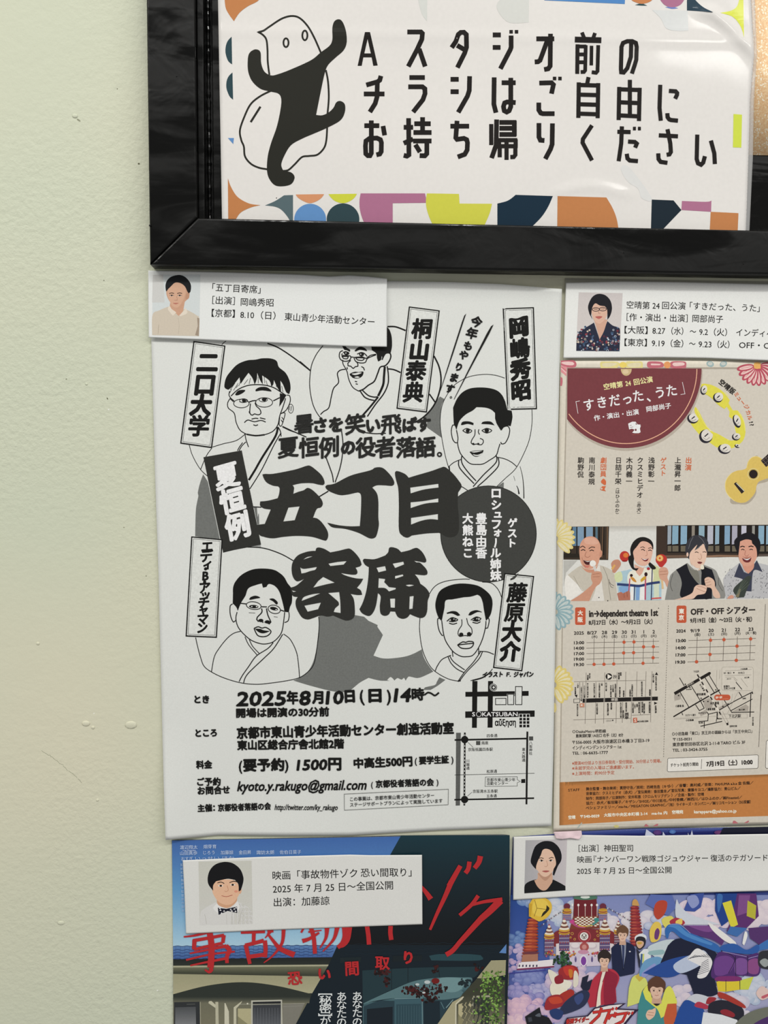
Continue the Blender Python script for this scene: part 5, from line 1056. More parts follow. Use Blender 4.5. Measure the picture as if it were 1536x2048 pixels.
k.t(R2, '※開演40分前より当日券発売・受付開始、30分前より開場。', 228, 914, 1420, 880, 54, .2); k.t(R2, '※未就学児の入場はご遠慮願います。', 228, 980, 1055, 960, 54, .2); k.t(R2, '※上演時間：約90分予定', 228, 1052, 795, 1036, 54, .2)
F(1320, 1390, 7.06)
k.t(TB, '○小田急線「東口」京王井の頭線からは「京王中央口」', 170, 552, 1302, 510, 54, .25); k.t(TB, '〒155-0031', 180, 628, 448, 620, 54, .3); k.t(TB, '東京都世田谷区北沢 2-11-8 TARO ビル 3F', 176, 702, 1205, 666, 58, .3); k.t(TB, 'TEL : 03-3424-3755', 176, 780, 670, 764, 58, .3)
q = '118,893 1375,845 1390,860 1385,1018 1372,1035 118,1085 104,1070 108,910'
k.poly('e6e2da', q, sm=False); k.line('3a342f', .9, q, sm=False, closed=True); k.line('3a342f', .9, '590,905 582,1045', sm=False)
q = '1515,640 1900,620 1900,1020 1500,1035 1490,1015 1500,660'
k.poly('e6e2da', q, sm=False); k.line('3a342f', .9, q, sm=False, closed=True)
k.t(TB, 'チケット前売り開始', 148, 992, 545, 975, 56, .25); k.t(TB, '7月19日（土）10:00', 652, 976, 1310, 945, 82, .7)
k.obj('small_print', RECYC, cf)
k = Ink(CS, base=60e-6); F(0, 0, 1)
k.poly('c17f46', '1119.3,1564.5 1320,1556.4 1536,1548.6 1800,1539 1800,1624 1536,1632 1320,1638.6 1119,1650.6', sm=False)
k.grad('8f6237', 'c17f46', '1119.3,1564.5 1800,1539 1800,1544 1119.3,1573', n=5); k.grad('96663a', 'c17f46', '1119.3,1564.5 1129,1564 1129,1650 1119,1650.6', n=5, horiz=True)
F(1110, 1390, 6.678); KB = '2e1d14'
k.t(KB, 'STAFF', 175, 1272, 330, 1264, 50, .15)
for tx, x0, y0, x1, y1 in (('舞台監督・舞台美術：貫野守浩／照明：西崎浩造（キサ', 414, 1256, 1536, 1222), ('音楽協力：クスミヒデオ（赤犬）／宣伝美術：香田重幸／', 414, 1318, 1536, 1284), ('制作：岡部尚子／公演制作：安井和恵（クロムモリブデン', 414, 1384, 1536, 1346), ('協力：赤犬／板垣陽子／キザシ／SHIGE／中川拓也／', 414, 1446, 1536, 1408), ('ベシェファミリー／ma-ha／MEGATON GRAPHIC／', 410, 1510, 1520, 1466)): k.t(KB, tx, x0, y0, x1, y1, 48, .25)
k.t('f5ead8', '空晴', 178, 1636, 274, 1632, 52, .35); k.t('f5ead8', '〒540-0029', 336, 1624, 594, 1614, 50, .35); k.t('f5ead8', '大阪市中央区本町橋 2-14', 652, 1606, 1236, 1584, 50, .3); k.t('f5ead8', 'ma-ha 内', 1290, 1582, 1500, 1572, 50, .3)
F(1320, 1390, 7.06)
for tx, x0, y0, x1, y1 in (('シ）／音響：奥村威／音楽：PAHUMA a.k.a 金 佐龍／', 120, 1286, 1320, 1240), ('／宣伝写真：齋藤キヨコ／撮影協力：青山ビル／', 110, 1352, 1138, 1318), ('）／企画・製作：空晴', 160, 1416, 622, 1402), ('中村香織／㈱西川／はひふのか／㈱Finested／', 132, 1482, 1160, 1446), ('（有）ライターズ・カンパニー／㈱リコモーション（SG受願）', 125, 1552, 1282, 1508)): k.t(KB, tx, x0, y0, x1, y1, 50, .25)
k.t('f5ead8', '空晴宛', 168, 1656, 328, 1650, 54, .35); k.t('f5ead8', 'karappare@yahoo.co.jp', 480, 1648, 1080, 1634, 62, .3)
k.obj('orange_footer', RECYC, cf, 'orange footer with staff credits')
# caption slip over it
S2 = Sheet('caption_slip', slip_h(0.0022, 0.0007, 2.2, 1130, 1900, 562, 718))
s2 = empty('caption_slip', W(1128, 715, .002)); tag(s2, 'white caption slip with a woman in glasses and floral shirt, above the beige flyer', 'caption slip', 'caption slips above the flyers')
link('sheet', S2.outline('1132,565.5 1242,562.7 1355,564 1536,568.4 1800,574', '1127,716 1321,714.6 1412,716 1536,721 1800,728', '1132,565.5 1127,716', '1800,574 1800,728', n=210, m=50, color='e2e3e0'), COPY, s2)
k = Ink(S2, base=160e-6); F(1100, 540, 3.523)
k.grad('c9c2c0', 'cfc8c4', '203,157 512,163 490,573 183,570')
k.poly('262a3d', '185,570! 190,470 215,425 270,395 310,370! 350,490! 405,360! 440,390 480,405 494,430 490,573!'); rnd = random.Random(2)
for i in range(150):
    x, y = rnd.uniform(190, 488), rnd.uniform(380, 568)
    if y > 420 + abs(x - 350) * -.5 + 60 or abs(x - 350) > 70: 
        c_ = rnd.choice(('8e3f46', 'b9c2cc', '5a6f92', 'c9b9a8', '6d2f38', '3d5570'))
        if y > 400 + max(0, 90 - abs(x - 350)) * 1.1: k.ell(c_, x, y, rnd.uniform(4, 9), inner=3 if rnd.random() < .5 else None)
k.poly('cda38e', '300,330! 320,380 350,488! 380,430 405,350!'); k.poly('d7b09b', '290,270 300,230 340,210 390,225 405,270 400,320 375,360 345,378 312,355 295,310')
k.poly('1b1a20', '278,310! 268,260 285,210 310,180 345,168 390,178 425,215 437,270 425,320 405,350! 402,280 385,255! 350,250 320,235 298,265 290,320! 300,350!')
k.ell('2a2024', 323, 278, 27, 15, inner=5); k.ell('2a2024', 372, 276, 27, 15, inner=5); k.line('2a2024', 1, '345,276 352,276', sm=False); k.line('2c201c', 1, '310,276 335,276'); k.line('2c201c', 1, '360,275 385,274'); k.line('a97e6c', .9, '346,285 342,305 356,306'); k.poly('b3605a', '318,330 345,325 370,328 345,345')
k.obj('portrait_photo', COPY, s2, 'small colour portrait of a woman in glasses')
k = Ink(S2, base=160e-6)
k.t(K0, '空晴第', 540, 245, 703, 252, 58, .12); k.t(K0, '24', 722, 251, 773, 253, 58, .12); k.t(K0, '回公演', 790, 250, 955, 255, 58, .12); k.t(K0, '「すきだった、うた」', 985, 253, 1478, 270, 58, .12)
k.t(K0, '［作・演出・出演］', 540, 332, 970, 342, 58, .12); k.t(K0, '岡部尚子', 1003, 342, 1220, 348, 58, .12)
k.t(K0, '【大阪】', 525, 422, 688, 426, 58, .12); k.t(K0, '8.27', 722, 427, 812, 429, 58, .12); k.t(K0, '（水）', 855, 430, 940, 432, 58, .12); k.t(K0, '～', 985, 434, 1030, 435, 58, .12); k.t(K0, '9.2', 1052, 436, 1113, 437, 58, .12); k.t(K0, '（火）', 1155, 438, 1248, 440, 58, .12); k.t(K0, 'インディペンデントシアター1st', 1312, 440, 2080, 462, 58, .12)
k.t(K0, '【東京】', 525, 510, 683, 513, 58, .12); k.t(K0, '9.19', 717, 515, 808, 517, 58, .12); k.t(K0, '（金）', 850, 517, 940, 520, 58, .12); k.t(K0, '～', 980, 520, 1025, 521, 58, .12); k.t(K0, '9.23', 1047, 522, 1138, 524, 58, .12); k.t(K0, '（火）', 1180, 524, 1265, 526, 58, .12); k.t(K0, 'OFF・OFFシアター', 1332, 528, 1860, 542, 58, .12)
k.obj('printed_lettering', COPYINK, s2)

# ---------------------------------------------------------------- dark blue film flyer
def e1_h(u, v): return 0.0007 + 0.0026 * sstep(u, 930, 1022) + 0.0002 * math.sin(u / 110 + v / 90)
ES = Sheet('film_flyer', e1_h)
e1 = empty('film_flyer', W(345, 2250, .0005)); tag(e1, 'dark blue film flyer with red dripping title over a split picture of a house', 'flyer')
link('sheet', ES.outline('343.7,1680.5 520,1677 700,1673.5 802,1671 1008,1669 1019.4,1670.5', '349,2300 1010,2300', '343.7,1680.5 345.7,1840 347,2048 349,2300', '1019.4,1670.5 1019,1840 1014,2048 1010,2300', n=84, m=78, color='0a1a24'), GLOSS, e1)
k = Ink(ES, base=70e-6); F(0, 0, 1)
k.grad('10323c', '05090f', '802,1671 1019,1670.5 1018,1890 680,1890', n=20)
# day side: the picture left of the slanting cut
DG = lambda y: 802 - (y - 1671) * (802 - 591) / (2048 - 1671)
k.grad('3f66a8', '5f97c6', '343.9,1681 %f,1673 %f,1780 345,1780' % (DG(1673), DG(1780))); k.grad('5f97c6', 'a9cbdd', '345,1780 %f,1780 %f,1892 346,1893' % (DG(1780), DG(1892)))
F(330, 1840, 4.151)
k.grad('5c82b4', '40609a', '66,217 1432,208 1385,312 68,325')
for y0 in (248, 270, 296, 322):
    k.line('1d2f5c', 1.0, ' '.join('%d,%f' % (x, y0 + (6 if (x // 38) % 2 else -3) - x * .006) for x in range(68, int(1440 - (y0 - 210) * .55), 38)))
k.line('1d2f5c', 1.2, ' '.join('%d,%f' % (x, 217 + (4 if (x // 38) % 2 else -2) - x * .006) for x in range(68, 1430, 38)))
for x in range(90, 1400, 38): k.line('34538c', .6, '%d,222 %d,320' % (x, x - 4), sm=False) if x < 1380 else None
k.grad('1a1f1e', '2b302a', '68,326 1388,308 1358,372 68,382'); k.poly('a9a78c', '68,380 1358,370 1352,384 68,394', sm=False)
k.grad('6f7059', '33362b', '68,394 1350,385 1302,472 68,450'); k.grad('9d9a7c', 'aeaa8a', '68,448 1304,468 1222,608 68,625')
k.poly('2a302a', '68,616! 350,545 640,516 920,545 1218,615! 1200,672! 68,660!'); k.grad('30352e', '6d6c5a', '68,640 1204,640 1198,690 68,690'); k.grad('6d6c5a', '77745f', '68,690 1180,690 1085,866 68,866')
k.poly('2b2e30', '75,682 290,678 292,866 75,866', sm=False); k.grad('4a4d50', '7c7e80', '85,725 255,720 258,866 85,866'); k.line('a5a28c', 1.4, '292,680 294,866', sm=False); k.line('50534f', 1.6, '180,700 250,698', sm=False)
k.poly('c3c0a8', '365,675 385,672 420,705 418,730 360,690', sm=False); k.poly('b9b69e', '418,680 442,680 446,866 420,866', sm=False); k.poly('cbc8b2', '494,690 502,690 530,760 532,866 494,866', sm=False)
k.poly('c3c0a8', '640,672 632,690 592,735 592,866 570,866 570,725', sm=False); k.poly('b3ad88', '605,735 720,735 720,866 605,866', sm=False); k.poly('8c8868', '605,800 690,866 605,866', sm=False)
k.poly('b9b8aa', '715,668 972,662 976,866 715,866', sm=False); k.poly('1b1d20', '728,680 962,674 962,700 728,703', sm=False); k.grad('34373c', '585b60', '728,706 962,702 962,866 728,866')
for x in range(745, 960, 24): k.line('70747a', .5, '%d,730 %d,866' % (x, x), sm=False)
k.poly('7e7c72', '978,700 1160,690 1085,866 978,866', sm=False); k.line('a5a494', .8, '620,700 1160,692', sm=False); k.line('94938a', .6, '980,720 1140,712', sm=False); k.ell('d5d2c0', 685, 695, 7)
# night side
F(680, 1840, 4.267)
for y in (190, 235, 270): k.line('182833', .7, ' '.join('%d,%f' % (x, y + (5 if (x // 60) % 2 else -4) + 20 - x * .015) for x in range(40, 1400, 60)))
k.poly('1d353c', '190,430! 700,405 1200,398! 1130,495 850,492 640,520 450,590 195,712!'); k.line('0a1318', 1, '440,410 440,590', sm=False); k.line('0a1318', 1, '580,408 580,530', sm=False); k.line('0a1318', 1, '840,402 850,490', sm=False)
k.poly('25454d', '760,305! 860,290 1080,290 1200,300! 1190,345 780,345!'); k.poly('152226', '0,320 180,315 175,360 0,365', sm=False); k.poly('101c21', '450,305 700,300 700,350 450,355', sm=False)
k.grad('4b6c72', '1c353e', '200,712 1130,560 1010,700 200,760', n=8)
k.poly('56767b', '200,712 450,595 640,520 850,492 1030,490 1130,505 1050,640 960,670 850,680 700,660 460,668 300,690'); k.poly('6f9093', '850,500 1020,495 1100,520 1000,610 880,600'); k.poly('243c46', '200,740! 330,690 460,690 700,690 830,690 950,680! 940,720 830,890! 198,890!')
k.poly('3a5a64', '465,672 702,665 706,890 465,890', sm=False); k.poly('2a4650', '480,720 690,715 690,890 480,890', sm=False); k.line('7f9ca0', 1, '465,672 702,665 706,890', sm=False)
for x in range(500, 690, 22): k.line('4d6c75', .5, '%d,730 %d,890' % (x, x), sm=False)
k.poly('0e1a24', '230,760 450,740 450,890 230,890', sm=False); k.poly('12242e', '715,700 850,690 855,860 820,890 715,890', sm=False); k.line('5c7d84', 1.3, '860,700 890,760', sm=False); k.line('7c989b', 1.6, '965,680 905,750', sm=False); k.line('4c6c73', 1.2, '198,730 198,890', sm=False)
rnd = random.Random(12)
for cx, cy, rx, ry, n_ in ((350, 450, 70, 30, 26), (400, 520, 30, 50, 14), (810, 430, 26, 35, 10), (1180, 420, 50, 30, 12), (700, 610, 130, 55, 70), (770, 670, 60, 30, 20), (600, 600, 80, 30, 20), (860, 600, 50, 40, 16), (1070, 540, 50, 40, 16)):
    for i in range(n_):
        x, y = rnd.gauss(cx, rx * .5), rnd.gauss(cy, ry * .5); k.ell(rnd.choice(('2e0d0d', '1c0a0a', '3b1212', '120606', '451414')) if cx != 1070 else '16262b', x, y, rnd.uniform(5, 22), rnd.uniform(4, 14), rot=rnd.uniform(0, 180))
for x, y, r in ((745, 530, 26), (660, 550, 18), (715, 620, 14)): k.ell('b9c4c4', x, y, r, r * .6)
k.ell('6d1512', 815, 520, 34, 24)
# day side right of the second cut
k.poly('5b83bb', '1358,280! 1420,205! 1418,285!', sm=False)
k.poly('a09b7c', '1290,345! 1416,342! 1412,470! 1240,500! 1168,498!', sm=False); k.line('c9c6ae', 1.4, '1290,350 1416,347', sm=False); k.poly('3a3c2f', '1165,502 1410,512 1408,640 1048,632', sm=False); k.grad('3a3c2f', '77745e', '1048,632 1408,640 1404,890 830,890')
k.poly('a8a282', '960,700! 1050,650! 1060,665! 985,730! 985,890! 832,890!', sm=False); k.poly('b8b08a', '1010,720 1120,690 1120,890 1010,890', sm=False); k.poly('8d8866', '1010,800 1080,890 1010,890', sm=False); k.line('cfcbb5', 2.2, '1055,655 990,715 988,890', sm=False); k.poly('a5a28c', '1122,648 1282,642 1282,658 1138,662 1138,890 1122,890', sm=False); k.poly('2f3430', '1140,665 1280,660 1270,890 1140,890', sm=False)
for i in range(330):
    x = rnd.gauss(1300, 75); y = rnd.uniform(440, 890)
    if x < 1405 and x > 1105 + max(0, 620 - y) * .7: k.ell(rnd.choice(('3c5a24', '5b7f36', '7ba24a', '2c4420', '8fb45c')), x, y, rnd.uniform(5, 15), rnd.uniform(4, 9), rot=rnd.uniform(0, 180))
k.obj('house_picture', GLOSS, e1, 'picture of a house, half by day and half by night')
k = Ink(ES, base=None); RE = 'b4262a'
F(330, 1840, 4.151)
def red(w, a, taper=None, sm=True): k.line(RE, w, a, sm=sm, taper=taper)
for w_, a, tp in ((3, '155,140 250,128 345,105', 6), (7, '232,172 370,148 490,125', 6), (9, '245,165 240,245', 8), (8, '488,125 480,190', 7), (6, '240,245 370,215 480,192', 6), (12, '370,100 385,200 385,300 378,395', 13), (9, '378,395 385,415 365,432 330,412', 3), (3, '205,278 350,248 510,215', 7), (4, '175,332 380,285 580,262', 4), (3, '210,378 370,345 525,315', 6), (10, '505,215 535,250 515,300 515,358', 7),
                  (5, '630,105 830,95', 7), (8, '738,90 735,200', 7), (9, '670,205 690,300 705,365', 7), (7, '665,210 750,190 820,170', 8), (9, '828,170 835,240 830,310', 8), (8, '700,305 840,285', 8), (5, '880,95 830,150', 2), (8, '985,80 975,180 935,250 880,310 820,355', 2), (4, '850,110 900,175 960,240 1075,290', 12), (6, '850,95 900,90', 6),
                  (4, '1130,105 1150,70', 4), (9, '1210,60 1235,150 1245,280', 8), (9, '1140,175 1200,155 1280,105', 4), (4, '1190,100 1300,85', 2), (10, '1345,65 1335,150 1285,235', 2), (10, '1430,60 1400,160 1310,262', 2), (14, '1525,60 1515,160 1480,210 1440,222', 5)): red(w_, a, tp)
F(680, 1840, 4.267)
for w_, a, tp in ((14, '45,55 45,140 20,200 -20,235', 8), (9, '230,50 242,130 248,210', 9), (9, '432,50 430,110 438,170', 9)): red(w_, a, tp)
F(680, 1660, 4.267)
for w_, a, tp in ((6, '690,480 740,540 775,590', 11), (9, '1028,305 980,390 930,480', 11), (11, '950,440 900,560 830,710 768,852', 5), (9, '1105,270 1095,330 1070,368', 9), (11, '1198,222 1185,275 1148,326', 9), (8, '1180,560 1120,640 1020,728', 7), (5, '1110,645 1230,612 1385,592', 8), (15, '1370,600 1280,690 1200,760', 12), (12, '1210,750 1110,860 1010,970', 9), (9, '1020,960 960,1030 905,1065', 10), (6, '1100,860 1050,930', 3)): red(w_, a, tp)
F(330, 1840, 4.151); k.ch(RE, '恐', 1078, 485, 122, 122, -3, .9); k.ch(RE, 'い', 1322, 450, 122, 110, 5, 1.3)
F(680, 1840, 4.267); k.ch(RE, '間', 102, 415, 132, 130, -3, .9); k.ch(RE, '取', 362, 368, 128, 125, 0, .9); k.ch(RE, 'り', 582, 322, 115, 120, 0, 1.3)
k.obj('title_lettering', GLOSS, e1, 'red dripping brush lettering')
k = Ink(ES, base=None); WT = 'dde2e2'
F(330, 1660, 4.151)
for tx, x0, x1, y in (('渡辺翔太', 125, 270, 143), ('畑芽育', 318, 427, 138), ('山田真歩', 125, 268, 192), ('じろう', 318, 412, 188), ('加藤諒', 462, 567, 187), ('金田昇', 612, 715, 186), ('諏訪太朗', 760, 905, 186), ('佐伯日菜子', 952, 1130, 184), ('Yuta Watanabe', 145, 255, 168)): k.t('b9cbe6', tx, x0, y + 1, x1, y - 1, 36 if tx[0] != 'Y' else 18, .08)
k.t('b9cbe6', 'おすぎ', 135, 240, 230, 238, 36, .05); k.t('b9cbe6', 'いっせい ほか', 250, 236, 575, 232, 34, .05); k.vt('9dbada', '配給松竹亀井亨監督原作脚本', 140, 290, 150, 670, 26, bold=.05)
F(330, 1840, 4.151)
for c, y in zip('あなたの', (635, 705, 778, 848)): k.ch(WT, c, 1466, y, 92, 84, bold=.25)
for c, y in zip('秘密', (668, 740)): k.ch(WT, c, 1332, y, 108, 82, bold=.35)
k.ch(WT, 'が', 1332, 838, 95, 84, bold=.25); k.poly(WT, '1272,610 1388,610 1388,632 1372,620 1290,620 1272,632', sm=False); k.poly(WT, '1272,772 1290,786 1372,786 1388,770 1388,796 1272,798', sm=False)
F(680, 1840, 4.267)
for c, y in zip('あなたの', (650, 718, 793, 868)): k.ch(WT, c, 147, y, 94, 84, bold=.25)
k.obj('white_lettering', GLOSS, e1)

# ---------------------------------------------------------------- bright film flyer, lower right
def e2_h(u, v): return 0.0006
E2 = Sheet('film_flyer', e2_h, flat=True)
e2 = empty('film_flyer', W(1026, 2250, .0005)); tag(e2, 'colourful film flyer with clouds, sweet-shop palace, young men and purple armour shapes', 'flyer')
link('sheet', E2.outline('1026,1674 1105,1668 1165,1662.6 1280,1657 1536,1654 1800,1650', '1012,2300 1800,2300', '1026,1674 1021,1800 1016,2048 1012,2300', '1800,1650 1800,2300', n=97, m=78, color='2a3a7c'), GLOSS, e2)
k = Ink(E2, base=10e-6, step=0.35e-6); F(0, 0, 1); rnd = random.Random(21)
k.grad('1c2468', '151c4e', '1026,1674 1800,1651 1800,1700 1025,1700', n=6)
k.grad('23458c', '6a6fb0', '1021,1790 1800,1790 1800,2060 1016,2060', n=20)
k.grad('7f8abb', 'aaa8c6', '1090,1790 1800,1790 1800,2060 1110,2060', n=20)
def cloud(c, ce, x, y, r, n_):
    for i in range(int(n_ * 1.6)):
        f = i / (n_ * 1.6); a = rnd.uniform(0, 6.28); d = (1 - f * .75) * r * rnd.uniform(.6, 1)
        px, py = x + d * math.cos(a) * 1.3, y + d * math.sin(a) * .6; q = r * rnd.uniform(.14, .34) * (1.25 - f * .5)
        lo = mix(c, ce, .75 - .5 * f); k.ell(lo, px, py, q, q * .8, inc=mix(lo, c, .6)); k.ell(mix(lo, c, .5), px - q * .1, py - q * .22, q * .72, q * .5, inc=mix(lo, c, .95))
for c, ce, x, y, r, n_ in (('aab6d0', '4c74ae', 1075, 1800, 34, 16), ('d5d6dd', '8fa6c6', 1130, 1830, 46, 24), ('d9d3dc', 'a8aecb', 1170, 1880, 55, 26), ('e0dade', 'b7b2c8', 1250, 1850, 50, 22), ('7894c2', '2c4c90', 1040, 1880, 26, 16), ('c9b4cf', '7f7fb4', 1036, 1905, 26, 16), ('cdb0cc', '7a76b0', 1030, 1930, 22, 12), ('8a93c4', '4a569c', 1060, 1955, 34, 22), ('b6b2d2', '6a70b0', 1090, 1985, 34, 20), ('a9a0cc', '5f64a6', 1050, 1985, 30, 18), ('e3c0cc', 'a98cb8', 1040, 2015, 36, 26), ('e9c9cf', 'b596bd', 1030, 2045, 34, 24), ('d9bcd0', '9c8abc', 1085, 2030, 34, 18), ('dcc7d4', 'a89cc4', 1150, 1960, 40, 20), ('e6d6dc', 'c4b8cf', 1420, 1830, 60, 22), ('e4d8dc', 'c8bccb', 1500, 1830, 50, 20), ('ddd0d8', 'b9b4cc', 1390, 1990, 45, 20), ('cfd3df', '97abc8', 1515, 1980, 45, 20), ('dcd4dc', 'b4b4cc', 1480, 2030, 50, 20), ('c9cede', '9aa6c8', 1330, 1850, 30, 12)): cloud(c, ce, x, y, r, n_)
F(1280, 1640, 6)
for p in ('75,110! 190,190! 60,190!', '275,140! 310,192! 270,190!', '575,150! 590,190! 575,190!', '622,120! 640,190! 605,190!'): k.poly('c4c9dc', p, sm=False)
k.ell('3d62a8', 390, 140, 40, 26, inc='5d84bc'); k.ell('4a2a6c', 210, 150, 50, 30, inc='5d3a7c'); k.ell('5a2f6a', 950, 150, 60, 26, inc='74406f'); k.poly('0b0e26', '1000,95 1600,78 1600,170 950,178', sm=False)
k.obj('sky_picture', GLOSS, e2, 'blue and pink clouds')
k = Ink(E2, base=None, step=0.35e-6); F(1010, 1780, 5.486)
# wall with battlements, garden, palace
k.poly('e6dfe2', '150,800! 440,770! 540,760! 540,850! 130,880!', sm=False); k.line('7b2f55', 3.2, '130,872 430,850 540,840', sm=False); k.line('3a3f90', 2.2, '50,915 450,880', sm=False)
for x in range(150, 360, 38): k.poly('3d3550', '%d,822 %d,818 %d,842 %d,846' % (x, x + 16, x + 16, x), sm=False)
for x in range(190, 350, 26): k.ell('e6dfe2', x, 790, 13, 14)
k.poly('7c2a30', '540,470 700,430 1040,430 1200,470 1200,600 540,620'); k.poly('d9d0d2', '560,590! 700,575 1040,575 1190,590! 1180,700 560,715!'); k.poly('cfc3d4', '700,690! 1040,680! 1060,830! 720,845!', sm=False); k.poly('7c3f9a', '835,835! 833,770 845,740 862,728 880,740 892,770 893,833!'); k.ell('e9dfe4', 862, 775, 40, 62, inner=10)
for x in (775, 955): k.ell('8a7fa8', x, 760, 13, 34); k.ell('5a4f7c', x, 765, 8, 25)
k.ell('c9bcc2', 770, 615, 60, 38); k.ell('e2d9da', 770, 605, 46, 28); k.ell('c9bcc2', 950, 615, 60, 38); k.ell('e2d9da', 950, 605, 46, 28); k.ell('a8514f', 870, 625, 50, 50); k.ell('c98a84', 870, 625, 26, 26); k.ell('c78fa8', 860, 680, 60, 24)
k.poly('6d2028', '760,80 1000,70 1020,280 750,290', sm=False); k.poly('7c3a2c', '750,290 1030,280 1040,420 710,430', sm=False); k.poly('4c7560', '755,95 780,62 880,55 990,60 1010,95 880,110'); k.ell('d6dcd4', 880, 78, 52, 16)
for i in range(11):
    for j in range(7):
        if (i + j) % 2: k.poly('ece2cf', [(765 + i * 24, 295 + j * 15, 1), (789 + i * 24, 295 + j * 15, 1), (789 + i * 24, 310 + j * 15, 1), (765 + i * 24, 310 + j * 15, 1)], sm=False)
k.line('b0487a', 5, '715,340 790,395 880,410', taper=3); k.line('4b8a86', 5, '1035,320 970,375 900,400', taper=3); k.line('d6a83c', 2, '800,390 875,400 960,385'); k.ell('c4468a', 735, 345, 26, 22); k.ell('3d8a84', 1005, 325, 30, 20)
for x in (740, 805, 880, 950, 1010): k.line('e6dcd0', .9, '%d,165 %d,290' % (x, x), sm=False); k.ell('f0eae2', x, 165, 12, 14)
k.ell('8f2f38', 872, 510, 72, 70); k.ell('b04a50', 872, 508, 72, 68, inner=10); k.ell('ece6df', 868, 508, 46, 44); k.ell('5a4044', 868, 508, 30, 30, inner=6); k.line('4c3438', 1.6, '845,490 868,525 892,490', sm=False)
for x, y, r in ((737, 478, 16), (765, 540, 13), (1020, 500, 15), (985, 545, 12), (720, 520, 11), (1010, 455, 11)): k.ell('c9a04a', x, y, r, inner=5)
def turret(x, y, w_, h_, body='6f5470', cone=True, s=1.0):
    k.poly(body, '%f,%f %f,%f %f,%f %f,%f' % (x - w_, y, x + w_, y, x + w_ * 1.05, y + h_, x - w_ * 1.05, y + h_), sm=False)
    for j in range(5): k.line('cfc4cc', .9, '%f,%f %f,%f' % (x - w_, y + h_ * (j + .5) / 5, x + w_, y + h_ * (j + .5) / 5 - 2), sm=False)
    for j in range(3):
        for i in range(4): k.ell('8f3038', x - w_ * .7 + i * w_ * .47, y + h_ * (j * 2 + 1) / 5.5, w_ * .12, h_ * .05)
    k.ell('b98a34', x, y, w_ * 1.15, w_ * .45); k.ell('8a2f34', x, y - w_ * .3, w_ * .95, w_ * .35); k.ell('d0a23f', x, y - w_ * .55, w_ * 1.1, w_ * .38)
    if cone:
        for j in range(5): k.ell('e6dccb' if j % 2 == 0 else '7c4f44', x + (j % 2) * 2, y - w_ * (.85 + j * .38), w_ * (1.0 - j * .17), w_ * .30)
        k.ell('b03a44', x, y - w_ * 2.75, w_ * .16)
for x in (680, 1075): turret(x, 245, 45, 90, '5c4f80', cone=False); k.ell('6a2a3c', x, 180, 36, 34); k.ell('c0902f', x, 215, 40, 14)
turret(485, 520, 50, 200, '6d5878'); turret(650, 470, 55, 200, '5f5078'); turret(1095, 470, 55, 200, '5f5078'); turret(1245, 470, 45, 130, '6a5060')
for i in range(60): k.ell(rnd.choice(('1f3a26', '2c5234', '3d6a40', '162a1e')), 640 + rnd.gauss(0, 42), 770 + rnd.gauss(0, 38), rnd.uniform(8, 20))
for i in range(40): k.ell(rnd.choice(('a03038', 'c98a3a', '3d6a40', 'c25a70')), rnd.choice((500, 700, 1000)) + rnd.gauss(0, 40), 695 + rnd.gauss(0, 14), rnd.uniform(6, 13))
for (x0, y0), (x1, y1) in (((640, 225), (390, 395)), ((1110, 190), (1365, 330))):
    for i in range(16): t = i / 15; x, y = x0 + (x1 - x0) * t, y0 + (y1 - y0) * (t ** 1.15); k.poly(('3d4a50', 'd8d4cc', '6c3f4a')[i % 3], '%f,%f %f,%f %f,%f' % (x - 7, y, x + 7, y - 4, x + 2, y + 16), sm=False)
# ringed towers
def rings(x0, y0, x1, y1, w0, w1, n_, cs):
    for i in range(n_):
        t = i / (n_ - 1); x = x0 + (x1 - x0) * t; y = y0 + (y1 - y0) * t; w_ = w0 + (w1 - w0) * t; h_ = (y1 - y0) / n_
        k.ell(mix(cs[i % 2], '2c0c10', .35), x, y + h_ * .25, w_, h_ * .62); k.ell(cs[i % 2], x - w_ * .05, y, w_ * .95, h_ * .5); k.ell(mix(cs[i % 2], 'e89a60', .35), x - w_ * .3, y - h_ * .08, w_ * .45, h_ * .18)
rings(308, 325, 275, 720, 58, 92, 13, ('9c3a2e', 'b5512f')); k.poly('a8735c', '195,710 360,700 362,780 180,790', sm=False); k.ell('6a3540', 285, 690, 90, 16)
rings(1425, 190, 1450, 590, 48, 82, 13, ('8f2a34', '9f3a38')); k.poly('c99a58', '1395,170! 1400,120 1428,98 1455,120 1475,175!')
k.poly('dcb640', '265,290! 270,150! 305,90! 400,80 480,110 515,180 490,270 420,330 370,345!'); k.poly('e5c654', '300,180 330,110 400,95 460,130 480,200 440,270 370,290 310,250'); k.line('7a5f1c', 1, '325,110 350,200 470,215', sm=False); k.line('7a5f1c', 1, '350,200 320,290', sm=False); k.poly('2a2412', '455,165! 488,205 440,265 395,300! 415,250 450,215'); k.poly('c9a030', '262,150! 300,150! 285,290! 262,292!', sm=False)
k.obj('palace_picture', GLOSS, e2, 'towers and sweet-shop palace')
